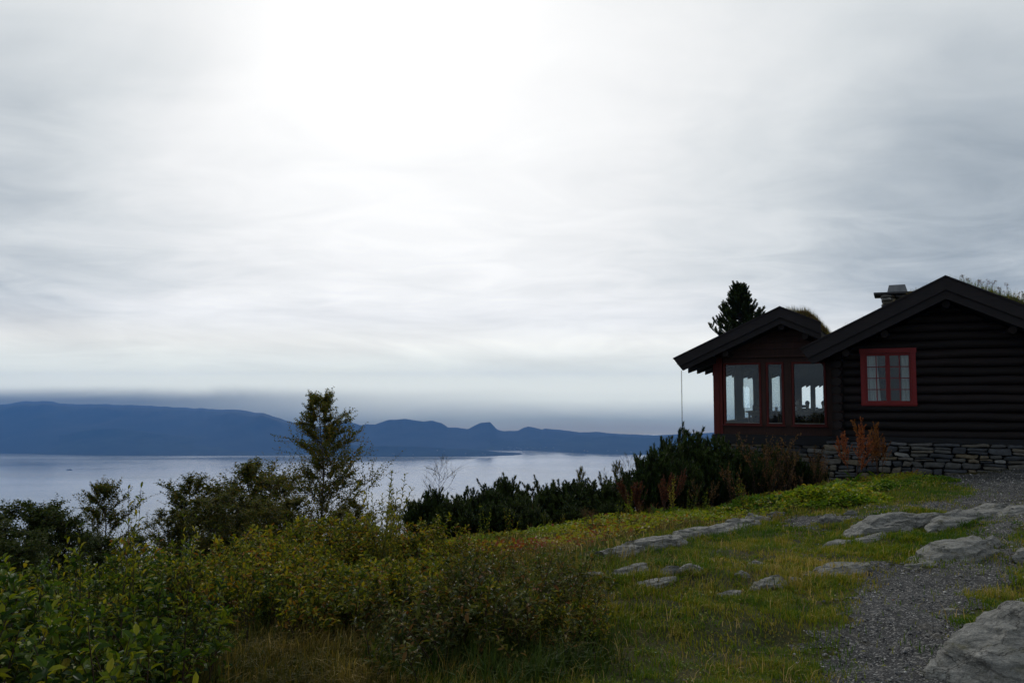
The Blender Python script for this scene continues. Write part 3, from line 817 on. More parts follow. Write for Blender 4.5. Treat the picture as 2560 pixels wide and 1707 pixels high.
# stone foundation
fd = MB(); fd.box(-.36, CW + .2, -.10, .5, -1.3, .47); fd.box(-.36, .2, .5, LEN, -2.5, .47)
fnd = fd.build('foundation', M['mortar'], cabin)
sw = MB(); stones(sw, -.42, CW + .2, -1.0, .485, -.20, 41, .12)
sw.build('stonework', M['stone'], fnd, smooth=True)

# ---- annex
annex = empty('glazed_annex', HO, -AH, 'low dark wooden annex with three large picture windows and turf roof', 'annex')
AV = 1.0; AU0, AU1 = -3.35, -.06; ALEN = 13.2; FLZ = .36
ARU, ARZ, ASL = -1.47, 3.85, .46
def aplane_v(px, u=-3.27):                                    # depth along the left wall that a photo column shows
    r = ray(px, HZ); k = r[0] / r[1]
    # (HO.x + u c + v s) = k (HO.y - u s + v c)
    c_, s_ = math.cos(AH), math.sin(AH)
    return (k * (HO[1] - u * s_) - HO[0] - u * c_) / (s_ - k * c_)
fw = MB()
fw.box(AU0, AU1, AV, AV + .16, .545, .80, .4)                  # below the windows
fw.box(AU0 + .26, AU1, AV + .005, AV + .15, 2.47, 2.66, .5)
for a, b2 in ((-2.09, -1.98), (-1.51, -1.33)):
    fw.box(a, b2, AV - .02, AV + .14, .802, 2.468, .6)
fw.box(-.47, AU1, AV - .01, AV + .15, .802, 2.468, .5)
for k_ in range(3): fw.box(-.44 + k_ * .13, -.33 + k_ * .13, AV - .035, AV - .012, .56, 2.62, .2 + .3 * k_)
z = 2.662                                                     # gable boarding
while z < 3.45:
    zt = min(z + .155, 3.42)
    half = (ARZ - .42 - z) / ASL
    if half < .05: break
    a = max(AU0, ARU - half); b2 = min(AU1, ARU + half); half2 = max((ARZ - .42 - zt) / ASL, .02)
    a2 = max(AU0, ARU - half2); b22 = min(AU1, ARU + half2)
    fw.prism([(a, z), (b2, z), (b22, zt), (a2, zt)], AV + RNG.uniform(-.012, .012), AV + .12, RNG.random())
    z = zt + .008
fw.box(AU0, AU1, AV - .10, AV - .02, 2.60, 2.64, .9)
# left wall posts and parapet
edges = [aplane_v(p) for p in (1838, 1856, 1885, 1929, 1952)]
lw0 = AU0
fw.box(lw0, lw0 + .14, AV + .165, AV + ALEN, .545, .86, .4); fw.box(lw0, lw0 + .14, AV + .165, AV + ALEN, 2.47, 2.70, .4)
posts = [(edges[0], edges[1]), (edges[2], edges[3]), (edges[4], AV + ALEN)]
for (a, b2) in posts:
    a = min(max(a, AV + .3), AV + ALEN - .1); b2 = min(max(b2, a + .08), AV + ALEN)
    fw.box(lw0 + .05, lw0 + .10, a, b2, .862, 2.468, .5)
BV = AV + ALEN
def buv(px):
    r = ray(px, HZ); k = r[0] / r[1]; c_, s_ = math.cos(AH), math.sin(AH)
    return (k * (HO[1] + BV * c_) - HO[0] - BV * s_) / (c_ + k * s_)
bx_ = [AU0] + [buv(p) for p in (2004, 2026, 2038, 2058)] + [AU1]
for k_ in (0, 2, 4): fw.box(bx_[k_], bx_[k_ + 1], BV, BV + .15, .3, 3.3, .4)
for k_ in (1, 3):
    fw.box(bx_[k_], bx_[k_ + 1], BV, BV + .15, .3, 1.05, .4); fw.box(bx_[k_], bx_[k_ + 1], BV, BV + .15, 2.06, 3.3, .4)
    wq = (bx_[k_ + 1] - bx_[k_]) / 2
    for q_ in range(2):
        a = bx_[k_] + q_ * wq; fw.prism([(a, 2.06), (a, 1.90), (a + wq, 2.0), (a + wq, 2.06)], BV + .02, BV + .12, .4)
fw.box(AU1 - .12, AU1, AV + .165, AV + ALEN - .002, .38, 3.0, .3)         # wall shared with the cabin
fw.build('wall', M['brownwood'], annex)
cpst = MB(); cpst.box(AU0 - .012, AU0 + .23, AV - .03, AV + .20, .55, 2.62, .7); cpst.box(AU0 + .03, AU0 + .15, AV - .05, AV - .032, .55, 2.6, .4)
cpst.build('corner_post', M['redwood'], annex)
sb = MB(); sb.box(AU0 - .06, AU1, AV - .06, AV + .17, .30, .54); sb.box(AU0 - .06, AU0 + .16, AV + .172, AV + ALEN, .30, .54); sb.build('sill_beam', M['black'], annex)
fl = MB(); fl.box(AU0 + .16, AU1, AV + .172, AV + ALEN, .28, FLZ); fl.build('floor_deck', M['interior'], annex)
for (a, b2) in ((-3.09, -2.10), (-1.97, -1.52), (-1.32, -.48)):
    wf = MB(); q_ = .055
    wf.box(a, a + q_, AV - .03, AV + .10, .805, 2.465); wf.box(b2 - q_, b2, AV - .03, AV + .10, .805, 2.465)
    wf.box(a + q_, b2 - q_, AV - .03, AV + .10, 2.41, 2.465); wf.box(a + q_, b2 - q_, AV - .03, AV + .10, .805, .845)
    o = wf.build('window', M['redwood'], annex)
    pn = MB(); pn.box(a + q_ - .01, b2 - q_ + .01, AV + .03, AV + .036, .84, 2.42); pn.build('pane', M['glass'], o)
    sl_ = MB(); sl_.box(a + q_, b2 - q_, AV - .06, AV + .02, .846, .868); sl_.build('sill', M['greyedge'], o)
    lp = MB(); lp.box(a - .03, b2 + .03, AV - .085, AV - .032, .775, .803); lp.build('drip_board', M['redwood'], o)
gaps = [(AV + .2, edges[0]), (edges[1], edges[2]), (edges[3], edges[4])]
for (a, b2) in gaps:
    b2 = min(b2, AV + ALEN - .1)
    if b2 - a < .1: continue
    g_ = MB(); g_.box(lw0 + .07, lw0 + .076, a + .002, b2 - .002, .862, 2.468); g_.build('side_pane', M['glass'], annex)
# annex roof
ay0, ay1 = .22, AV + ALEN + .7
AEL, AER = -4.25, -.50
az_ = lambda u: ARZ - ASL * abs(u - ARU)
def apoly(a, b2, t0, t1): return [(a, az_(a) - t0), (b2, az_(b2) - t0), (b2, az_(b2) - t1), (a, az_(a) - t1)]
rf = MB(); rf.prism(apoly(AEL + .26, ARU, .18, .34), ay0 + .06, ay1); rf.prism(apoly(ARU, AER, .18, .38), ay0 + .06, ay1)
aroof = rf.build('roof', M['board'], annex)
tf = MB(); turf_slab(tf, AEL + .05, ARU, ARZ, ARU, ASL, ay0 + .08, ay1, .20, 5); turf_slab(tf, ARU, AER + .02, ARZ, ARU, ASL, ay0 + .08, ay1, .34, 6)
tf.build('turf', M['turf'], aroof, smooth=True)
bb = MB()
for (a, b2) in ((AEL, ARU), (ARU, AER)):
    e = .20 if b2 == ARU else 0
    bb.prism([(a, az_(a)), (b2, az_(b2)), (b2, az_(b2) - .27), (a + e * .75, az_(a + e * .75) - .27)], ay0 - .045, ay0, .6)
    bb.prism([(a + e * .6, az_(a + e * .6) - .23), (b2, az_(b2) - .23), (b2, az_(b2) - .43), (a + e * 1.2, az_(a + e * 1.2) - .43)], ay0 + .002, ay0 + .045, .35)
    bb.prism([(a - .01, az_(a) + .022), (b2, az_(b2) + .022), (b2, az_(b2) - .012), (a - .01, az_(a) - .012)], ay0 - .075, ay0 - .047, .8)
bb.build('barge_board', M['board'], aroof)
# rafter tails under the left eave: their stepped undersides show against the sky
for k_, v in enumerate(np.arange(ay0 + .5, ay1 - .2, 1.05)):
    rt = MB(); ua, ub = AEL + .26, AU0 + .10
    rt.prism([(ua, az_(ua) - .345), (ub, az_(ub) - .345), (ub, 2.46), (ua, 2.20)], v, v + .12, .5)
    rt.build('rafter_tail', M['board'], aroof)
for u in (-2.9, ARU, -.9):
    pu = MB(); pu.tube([(u, .32, az_(u) - .50), (u, 1.15, az_(u) - .50)], .08, 12, .6, True); pu.build('purlin', M['log'], aroof)
fd = MB(); fd.box(AU0 + .15, AU1 - .32, AV + .10, AV + .5, -2.2, .29); fd.box(AU0 + .15, AU0 + .5, AV + .5, AV + ALEN, -6, .29)
fnd = fd.build('foundation', M['mortar'], annex)
sw = MB(); stones(sw, AU0 + .12, AU1 - .36, -1.3, .298, AV + .02, 43); sw.build('stonework', M['stone'], fnd, smooth=True)

# rain chain
rc = MB(); z = 2.24; k_ = 0
while z > -.2:
    a = np.linspace(0, 2 * math.pi, 9); r1 = .012
    ring = np.stack([np.cos(a) * r1 * (k_ % 2), np.cos(a) * r1 * (1 - k_ % 2), np.sin(a) * .022], 1) + np.array((0, 0, z))
    rc.tube(ring, .0045, 4); z -= .036; k_ += 1
tag(rc.build('rain_chain', M['metal'], loc=hw(-4.06, .27)), 'thin rain chain hanging from the left eave of the annex', 'rain chain')

# ---- inside the annex: tables, chairs, cups and guests
def table(u, v, wu, wv, label):
    e = empty('dining_table', hw(u, v, FLZ), -AH, label, 'table')
    tb = MB(); tb.box(-wu / 2, wu / 2, -wv / 2, wv / 2, .73, .77); tb.box(-wu / 2 + .08, wu / 2 - .08, -wv / 2 + .08, -wv / 2 + .10, .64, .729); tb.box(-wu / 2 + .08, wu / 2 - .08, wv / 2 - .10, wv / 2 - .08, .64, .729)
    tb.build('tabletop', M['interior'], e)
    for sx in (-1, 1):
        for sy in (-1, 1):
            lg = MB(); cx, cy = sx * (wu / 2 - .09), sy * (wv / 2 - .13); lg.tube([(cx, cy, 0), (cx, cy, .728)], [.025, .035], 8, cap=True); lg.build('leg', M['interior'], e)
    return e
table(-2.35, 3.3, 1.0, .8, 'wooden table inside the annex behind the left picture window')
table(-1.35, 4.6, 1.0, .8, 'wooden table inside the annex behind the middle picture window')
table(-1.45, 8.35, 1.2, .7, 'wooden table with guests behind the right picture window')
def chair(u, v, rz, label):
    e = empty('dining_chair', hw(u, v, FLZ), rz - AH, label, 'chair')
    s_ = MB(); s_.box(-.21, .21, -.21, .21, .42, .455); s_.build('seat', M['brownwood'], e)
    b_ = MB()
    b_.box(-.21, -.175, .175, .21, .456, .93); b_.box(.175, .21, .175, .21, .456, .93)
    b_.box(-.174, .174, .18, .205, .84, .93); b_.box(-.174, .174, .18, .205, .66, .72); b_.build('backrest', M['brownwood'], e)
    for sx in (-1, 1):
        for sy in (-1, 1):
            lg = MB(); lg.tube([(sx * .19, sy * .19, 0), (sx * .185, sy * .185, .419)], .019, 6, cap=True); lg.build('leg', M['brownwood'], e)
    return e
chair(-2.62, 3.85, R(180) * 0, 'ladder-back chair at the table behind the left picture window')
chair(-1.55, 5.2, 0, 'dark chair at the table behind the middle picture window')
def cup(u, v, z, h, r_, mat, label, name='cup', cat='cup'):
    mb = MB(); mb.tube([(0, 0, 0), (0, 0, .004), (0, 0, h * .5), (0, 0, h)], [r_ * .7, r_ * .8, r_, r_ * 1.02], 10, cap=True)
    if name == 'cup':
        a = np.linspace(-1.4, 1.4, 7); mb.tube(np.stack([r_ + np.cos(a) * .02, a * 0, h * .5 + np.sin(a) * h * .28], 1), .006, 5)
    return tag(mb.build(name, mat, smooth=True, loc=hw(u, v, z)), label, cat)
TZ = FLZ + .77
cup(-2.30, 3.45, TZ, .14, .05, M['candle'], 'brown lantern glass on the table behind the left window', 'lantern', 'lantern')
cup(-2.05, 3.35, TZ, .12, .04, M['cup'], 'pale cup on the table behind the left window')
cup(-1.62, 4.5, TZ, .12, .04, M['cup'], 'pale cup on the table behind the middle window')
cup(-1.05, 4.6, TZ, .10, .04, M['cup'], 'small pale cup at the right end of the middle window table')


def person(u, v, rz, hairm, label, lean=.0, s=1.0):
    P0 = hw(u, v, FLZ)
    base = tag(None or bpy.data.objects.new('person', None), label, 'person', 'guests seated inside the annex'); COL.objects.link(base)
    base.location = P0; base.rotation_euler = (0, 0, rz - AH); base.scale = (s, s, s)
    hips = .44
    J = [('pelvis', (0, 0, hips), .13, None), ('waist', (0, -.05 - lean * .3, hips + .18), .125, 0), ('chest', (0, -.10 - lean, hips + .38), .145, 1), ('neckb', (0, -.12 - lean, hips + .50), .075, 2),
         ('neck', (0, -.13 - lean, hips + .56), .055, 3), ('headb', (0, -.145 - lean, hips + .63), .078, 4), ('head', (0, -.145 - lean, hips + .72), .092, 5), ('top', (0, -.13 - lean, hips + .79), .065, 6)]
    nose = ('nose', (0, -.235 - lean, hips + .675), .016, 5); J.append(nose)
    for sx in (-1, 1):
        n = len(J)
        J += [('sh', (sx * .17, -.10 - lean, hips + .42), .075, 2), ('el', (sx * .24, -.20 - lean, hips + .20), .052, n), ('wr', (sx * .13, -.40 - lean, hips + .335), .034, n + 1), ('palm', (sx * .10, -.47 - lean, hips + .35), .036, n + 2)]
        for f_ in range(4):
            J += [('f', (sx * (.075 + .02 * f_), -.52 - lean, hips + .350), .010, n + 3), ('f2', (sx * (.075 + .02 * f_), -.555 - lean + .006 * abs(f_ - 1), hips + .338), .008, n + 4 + 2 * f_)]
        J += [('th', (sx * .058, -.47 - lean, hips + .345), .011, n + 3)]
        n = len(J)
        J += [('hp', (sx * .09, -.02, hips - .01), .10, 0), ('kn', (sx * .11, -.45, hips + .02), .065, n), ('an', (sx * .11, -.44, .09), .042, n + 1), ('ft', (sx * .12, -.60, .045), .04, n + 2)]
        n2 = len(J)
    me = bpy.data.meshes.new('body'); me.from_pydata([j[1] for j in J], [(j[3], i_) for i_, j in enumerate(J) if j[3] is not None], [])
    o = bpy.data.objects.new('body', me); COL.objects.link(o); o.parent = base
    sk = o.modifiers.new('skin', 'SKIN'); me.update()
    lay = me.skin_vertices[0].data if me.skin_vertices else None
    if lay is None:
        bpy.context.view_layer.objects.active = o
    if lay:
        for i_, j in enumerate(J): lay[i_].radius = (j[2], j[2])
        lay[0].use_root = True
    sk.use_smooth_shade = True; ss = o.modifiers.new('sub', 'SUBSURF'); ss.levels = 1; ss.render_levels = 1
    m_, t_, b_ = material('clothed_person', .9, .2)
    zc = t_.new('ShaderNodeSeparateXYZ'); t_.l.new(obj_co(t_), zc.inputs[0])
    skin = t_.math('MAXIMUM', t_.math('GREATER_THAN', zc.outputs[2], hips + .545), t_.math('LESS_THAN', zc.outputs[1], -.415 - lean))
    skin = t_.math('MULTIPLY', skin, t_.math('GREATER_THAN', zc.outputs[2], hips + .25))
    t_.l.new(t_.mix(skin, (.014, .015, .021, 1), (.33, .20, .145, 1)), b_.inputs['Base Color']); me.materials.append(m_)
    hb = MB(); g = 14
    th_, ph_ = np.meshgrid(np.linspace(0, 2 * math.pi, 20), np.linspace(0, math.pi, g))
    nrm = np.stack([np.sin(ph_) * np.cos(th_), np.sin(ph_) * np.sin(th_), np.cos(ph_)], -1)
    keep = 1.0 * (nrm[..., 1] * .8 + nrm[..., 2] * .9 > -.15)
    rr_ = .098 * (.85 + .15 * keep) + .008 * vn(nrm.reshape(-1, 3) * 5, 3).reshape(ph_.shape) * keep
    V = nrm * rr_[..., None] * np.array((.92, 1.08, 1.12)) + np.array((0, -.135 - lean, hips + .725))
    i_, j_ = np.meshgrid(np.arange(g - 1), np.arange(19), indexing='ij')
    fq = np.stack([i_ * 20 + j_, i_ * 20 + j_ + 1, (i_ + 1) * 20 + j_ + 1, (i_ + 1) * 20 + j_], -1)
    kk = (keep[:-1, :-1] * keep[1:, 1:]) > .5
    hb.add(V.reshape(-1, 3), fq[kk].reshape(-1, 4)); hb.build('hair', hairm, base, smooth=True)
    return base


bn = empty('bench', hw(-1.50, 7.50, FLZ), -AH, 'wooden bench under the three guests behind the right picture window', 'bench')
mb = MB(); mb.box(-.62, .62, -.17, .17, .235, .275); mb.build('seat', M['interior'], bn)
for sx in (-1, 1):
    for sy in (-1, 1):
        lg = MB(); lg.tube([(sx * .52, sy * .12, 0), (sx * .52, sy * .11, .234)], [.022, .028], 8, cap=True); lg.build('leg', M['interior'], bn)
person(-1.94, 7.50, R(170), M['hair_grey'], 'grey-haired guest in dark clothes, leftmost of three behind the right window', .02, .82)
person(-1.60, 7.52, R(185), M['hair_dark'], 'dark-haired guest in dark clothes, middle of three behind the right window', .06, .82)
person(-1.10, 7.50, R(180), M['hair_dark'], 'dark-haired guest sitting apart, rightmost of three behind the right window', .02, .82)

# ------------------------------------------------------------------ rocks
FOOT = []


def rock(name, px0, px1, ytop, ybase, label, seed, depth=None, mat='rock', sink=.35, tilt=0., Y=None, ledges=1.0, res=96, facet=.85):
    c = gpt((px0 + px1) / 2, ybase - .38 * (ybase - ytop))
    if Y: r = ray((px0 + px1) / 2, ybase); c = np.array((r[0] / r[1] * Y, Y, gz(r[0] / r[1] * Y, Y)))
    Dc = c[1]; wdt = (px1 - px0) / F * Dc; hgt = max((ybase - ytop) / F * Dc, .03)
    dep = (depth or wdt * .55) if Y else max(wdt * .5, .10)
    rot = 0. if Y or wdt < .25 else R(36)
    cr, sr_ = math.cos(rot), math.sin(rot)
    def spin(v): return np.stack([v[:, 0] * cr - v[:, 1] * sr_, v[:, 0] * sr_ + v[:, 1] * cr, v[:, 2]], 1)
    # the visible height of a lump lying on the ground also contains part of its depth
    hv = max(hgt - dep * .10, hgt * .45)
    n = res; th_, ph_ = np.meshgrid(np.linspace(0, 2 * math.pi, n, endpoint=False), np.linspace(0, math.pi * .62, n // 2))
    N3 = np.stack([np.sin(ph_) * np.cos(th_), np.sin(ph_) * np.sin(th_), np.cos(ph_)], -1)
    sg = np.sign(N3) * np.abs(N3) ** .8
    q = N3.reshape(-1, 3)
    rk = np.random.default_rng(seed + 50)
    amp = 1 + (.7 if Y else 1.25) * (fbm(q * 1.9 + seed * 3.1, 5, seed) - .5)
    Q = sg.reshape(-1, 3) * amp[:, None]
    for _ in range(14):                         # flat cleavage faces
        nn = unit(rk.normal(0, 1, 3) * np.array((1, 1, .8)) + np.array((0, 0, .35))); dpl = rk.uniform(.62, .9)
        Q = Q - np.maximum(Q @ nn - dpl, 0)[:, None] * nn * facet
    V = Q * np.array((wdt / 2, dep / 2, hv / .9))
    strat = fbm(np.stack([V[:, 0] * 2.0 + V[:, 1] * 2, V[:, 1] * 3, V[:, 2] * 10 + V[:, 0] * 2.5], 1) + seed, 4, seed + 3) - .5
    lev_ = np.round((V[:, 2] + strat * hv * .5) / (hv * .33 + 1e-6)) * hv * .33
    V[:, 2] = V[:, 2] * (1 - .35 * ledges) + lev_ * .35 * ledges
    V *= (1 + .16 * strat)[:, None]
    V[:, 2] += V[:, 0] * tilt * (1 if Y else .35) + (fbm(V * 9, 4, seed + 6) - .5) * min(.06, hv * .3) + (fbm(V * 26 + 5, 3, seed + 8) - .5) * min(.022, hv * .14)
    off = c + np.array((0, dep * .30 if Y else 0, -hv * sink * .35))
    for _ in range(6):                          # settle width and height to the size seen in the photograph
        wv = spin(V) + off; above = wv[:, 2] > ground(wv[:, 0], wv[:, 1]) - .005
        if above.sum() < 12: V[:, 2] *= 1.4; continue
        qx, qy = proj(wv[above]); V[:, 0] *= np.clip((px1 - px0) / (qx.max() - qx.min()), .7, 1.4)
        off[0] += ((px0 + px1) / 2 - (qx.max() + qx.min()) / 2) / F * off[1]
        e = (qy.min() - ytop) / F * off[1]; V[:, 2] *= np.clip(1 + .7 * e / max(V[:, 2].max(), .02), .75, 1.3)
    V = spin(V)
    mb = MB(); a, b2 = th_.shape
    i, j = np.meshgrid(np.arange(a - 1), np.arange(b2), indexing='ij'); j2 = (j + 1) % b2
    mb.add(V, np.stack([i * b2 + j, (i + 1) * b2 + j, (i + 1) * b2 + j2, i * b2 + j2], -1).reshape(-1, 4))
    FOOT.append((off[0], off[1], np.ptp(V[:, 0]) / 2, np.ptp(V[:, 1]) / 2))
    return tag(mb.build(name, M[mat], smooth=True, loc=off), label, 'rock', 'grey rocks showing through the grass')


rock('boulder', 2300, 3050, 1500, 1730, 'largest grey boulder filling the bottom right corner of the photo', 1, depth=1.3, Y=4.35, sink=.1, res=170, ledges=.3, facet=.6)
rock('rock', 2520, 2800, 1440, 1510, 'ledge of grey rock at the right edge above the largest boulder', 2, depth=.6)
RK = [(2275, 2470, 1342, 1425, 'broad pale grey rock beside the gravel, right of the lawn', 3, .9, .12),
      (2455, 2500, 1342, 1385, 'small upright stone at the right end of the broad pale rock', 4, .2, 0),
      (2538, 2600, 1365, 1405, 'grey stone cut by the right edge of the photo', 5, .3, 0),
      (2125, 2290, 1283, 1342, 'rounded ribbed rock among the gravel below the green mound', 6, .8, .1),
      (2250, 2360, 1285, 1322, 'slanting low rock right of the ribbed rock', 7, .6, .15),
      (2325, 2420, 1292, 1318, 'low dome of rock between two slanting ledges', 8, .5, .08),
      (2395, 2530, 1262, 1302, 'long broken rock ledge at the yard edge', 9, .7, .10),
      (2470, 2540, 1262, 1286, 'upper block of rock behind the broken ledge', 10, .5, 0),
      (2500, 2600, 1264, 1282, 'flat rock at the right edge of the yard', 11, .6, 0),
      (2050, 2098, 1288, 1320, 'dark hollowed stone in the gravel below the mound', 12, .35, 0),
      (2110, 2142, 1280, 1293, 'small stone just right of the hollowed stone', 13, .25, 0),
      (2055, 2130, 1352, 1372, 'low flat rock in the middle of the lawn', 14, .4, .1),
      (2130, 2212, 1334, 1352, 'slim low rock touching the ribbed rock', 15, .35, .1),
      (2020, 2160, 1408, 1440, 'low grey slab at the head of the lower gravel', 16, .6, .12),
      (1885, 1975, 1446, 1482, 'cluster of cracked grey stones in the lawn', 17, .4, .15),
      (1915, 1965, 1440, 1458, 'slim ridge of stone on the cracked cluster', 18, .2, .2),
      (1928, 1962, 1462, 1480, 'small round stone at the right foot of the cracked cluster', 19, .15, 0),
      (1790, 1850, 1478, 1494, 'narrow streak of rock left of the cracked cluster', 20, .15, .1),
      (1840, 1872, 1430, 1446, 'small rock in the lawn above the narrow streak', 21, .2, .1),
      (1870, 1910, 1405, 1420, 'faint sliver of rock high in the lawn', 22, .2, .1),
      (1655, 1702, 1418, 1446, 'rounded rock at the middle of the lawn edge', 23, .35, .1),
      (1590, 1680, 1445, 1470, 'low rock streak running below the rounded rock', 24, .25, .2),
      (1690, 1752, 1412, 1432, 'flat stones right of the rounded rock', 25, .3, .1),
      (1525, 1610, 1410, 1450, 'wedge of grey rock at the lower end of the long ridge', 26, .6, .2),
      (1430, 1500, 1432, 1452, 'flat rock half hidden by the brown shrubs', 27, .4, 0),
      (1570, 1700, 1340, 1382, 'long grey rock ridge at its lower end', 28, .7, .22),
      (1680, 1745, 1328, 1352, 'rounded knob on the middle of the long rock ridge', 29, .4, .05),
      (1740, 1860, 1310, 1342, 'long smooth rock at the middle of the ridge', 30, .6, .16),
      (1850, 1920, 1286, 1312, 'upper end of the long rock ridge beside the gravel', 31, .5, .12),
      (1920, 1958, 1282, 1296, 'small flat rock capping the long ridge', 32, .3, .05),
      (1500, 1600, 1366, 1398, 'lowest pale slab at the foot of the long ridge', 41, .5, .15),
      (1560, 1665, 1352, 1384, 'slab overlapping the lower end of the long ridge', 42, .5, .2),
      (1690, 1800, 1320, 1346, 'slab joining the knob and the smooth rock of the ridge', 43, .5, .15),
      (1815, 1895, 1298, 1324, 'slab joining the smooth rock and the ridge top', 44, .4, .1),
      (2180, 2300, 1290, 1330, 'broad slab beside the ribbed rock', 45, .6, .15),
      (2350, 2460, 1276, 1310, 'slab linking the dome and the broken ledge', 46, .6, .1),
      (1340, 1450, 1440, 1466, 'low slab half hidden under the brown shrubs edge', 47, .5, .1)]
for (a, b2, yt, yb, lab, sd, dep, tl) in RK: rock('rock', a - .16 * (b2 - a), b2 + .16 * (b2 - a), yt - 5, yb + 4, lab, sd, dep, tilt=tl)
rock('rock', 1962, 2012, 1440, 1458, 'white smooth stone lying on the lawn', 33, .16, 'pale_rock', sink=.1, ledges=.1)
rock('rock', 1352 + 1000, 1400 + 1000, 1519, 1532, 'small brown stone on the lower gravel near the largest boulder', 34, .08, sink=.1)

# ------------------------------------------------------------------ plants
def poly_stem(rg, base, dirn, length, n=6, wob=.08, up=.25):
    p = [np.array(base, float)]; dcur = unit(np.array(dirn, float))
    for k in range(n):
        dcur = unit(dcur + rg.normal(0, wob, 3) + np.array((0, 0, up / n)))
        p.append(p[-1] + dcur * length / n)
    return np.array(p)


def sample(poly, t):
    n = len(poly) - 1; x = np.clip(np.asarray(t) * n, 0, n - 1e-6); i = x.astype(int); f = (x - i)[:, None]
    return poly[i] * (1 - f) + poly[i + 1] * f, unit(poly[i + 1] - poly[i])


def stem_leaves(rg, lf, poly, n, t0, ln, wd, spread=.8, rnd=(0, 1), droop=.15, simple=False):
    t = np.linspace(t0, 1, n) + rg.normal(0, .3 / max(n, 1), n); t = np.clip(t, 0, 1)
    pos, tan = sample(poly, t)
    az = np.arange(n) * 2.4 + rg.uniform(0, 6.28)
    ref = unit(np.cross(tan, np.array((.31, .52, .79)))); b_ = np.cross(tan, ref)
    out = ref * np.cos(az)[:, None] + b_ * np.sin(az)[:, None]
    dirn = unit(tan * (1 - spread * .5) + out * spread + rg.normal(0, .18, (n, 3)) - np.array((0, 0, droop)))
    nrm = unit(tan + np.array((0, 0, .6)) + rg.normal(0, .35, (n, 3)))
    sz = rg.uniform(.65, 1.15, n) * (1.05 - .35 * t)
    lf.leaves(pos, dirn, nrm, ln * sz, wd * sz * rg.uniform(.85, 1.1, n), rg.uniform(rnd[0], rnd[1], n), simple=simple)


def shrub_mesh(seed, h, nst, spread, ln, wd, per=14, tw=7, rnd=(0, 1), tilt=.45, thick=.007, twl=.34, t0=.25):
    rg = np.random.default_rng(seed); sb_, lb = MB(), MB()
    for k in range(nst):
        a = rg.uniform(0, 6.28); rr_ = rg.uniform(0, .42) * spread; til = rg.uniform(.05, tilt)
        L = h * (.32 + .78 * rg.random() ** .8)
        P = poly_stem(rg, (math.cos(a) * rr_, math.sin(a) * rr_, -.05), (math.cos(a) * til, math.sin(a) * til, 1), L, 7, .09, .1)
        sb_.tube(P, np.linspace(thick, thick * .3, len(P)), 4)
        stem_leaves(rg, lb, P, per, .45, ln, wd, rnd=rnd)
        for q_ in range(tw):
            t = rg.uniform(t0, .92); p, tn = sample(P, [t]); az = rg.uniform(0, 6.28)
            dr = unit(tn[0] * .8 + np.array((math.cos(az), math.sin(az), .25)) * .75)
            tl = h * twl * (1.15 - t) * rg.uniform(.6, 1.2) + .06
            Q = poly_stem(rg, p[0], dr, tl, 4, .12, .2)
            sb_.tube(Q, np.linspace(thick * .5, thick * .2, len(Q)), 3)
            stem_leaves(rg, lb, Q, int(per * .8), .1, ln, wd, rnd=rnd)
    return sb_, lb


def make_plant(name, sb_, lb, smat, lmat, label, cat, group=None, parts=('stems', 'foliage')):
    e = empty(name, (0, 0, 0), 0, label, cat, group)
    if sb_ is not None: sb_.build(parts[0], M[smat], e)
    lb.build(parts[1], M[lmat], e)
    return e


protos = {}
def proto(key, fn):
    protos[key] = (fn, None)
    return key


def place(key, builder, name, label, cat, group, x, y, s=1., rz=0., sz=None, z=None, tilt=0.):
    if key not in protos or protos[key] is None:
        o = builder(); protos[key] = o
    else: o = copy_tree(protos[key])
    o.name = name
    zz_ = gz(x, y) if z is None else z
    o.location = (x, y, zz_); o.rotation_euler = (tilt * math.cos(rz), tilt * math.sin(rz), rz); o.scale = (s, s, sz or s)
    tag(o, label, cat, group)
    return o


protos = {}
rgp = np.random.default_rng(77)


def pxY(px, Y): return ray(px, HZ)[0] / ray(px, HZ)[1] * Y


def shrub_at(key, builder, name, label, cat, group, px, ytop, Y, h0, wide=1.0, rz=None):
    x = pxY(px, Y); zb = gz(x, Y); ztop = atY(px, ytop, Y)[2]; s = max((ztop - zb) / h0, .15)
    return place(key, builder, name, label, cat, group, x, Y, s * wide, rgp.uniform(0, 6.28) if rz is None else rz, s, zb)


WB = {}
for k in range(4):
    WB['willow%d' % k] = (lambda k=k: make_plant('willow_shrub', *shrub_mesh(100 + k, 1.0, 22, 1.2, .098, .046, 12, 5, (0, .9), t0=.12, tilt=.30, twl=.26), 'stem', 'willow', '', 'shrub'))
    WB['yellow%d' % k] = (lambda k=k: make_plant('willow_shrub', *shrub_mesh(200 + k, .85, 18, 1.3, .098, .046, 11, 4, (0, 1), t0=.15, tilt=.30, twl=.24), 'stem', 'willow_yellow', '', 'shrub'))
WB['grey0'] = lambda: make_plant('willow_shrub', *shrub_mesh(300, .85, 16, 1.7, .098, .036, 9, 5, (0, 1), .62), 'stem', 'willow_grey', '', 'shrub')
WB['grey1'] = lambda: make_plant('willow_shrub', *shrub_mesh(301, .85, 16, 1.7, .092, .034, 9, 5, (0, 1), .66), 'stem', 'willow_grey', '', 'shrub')

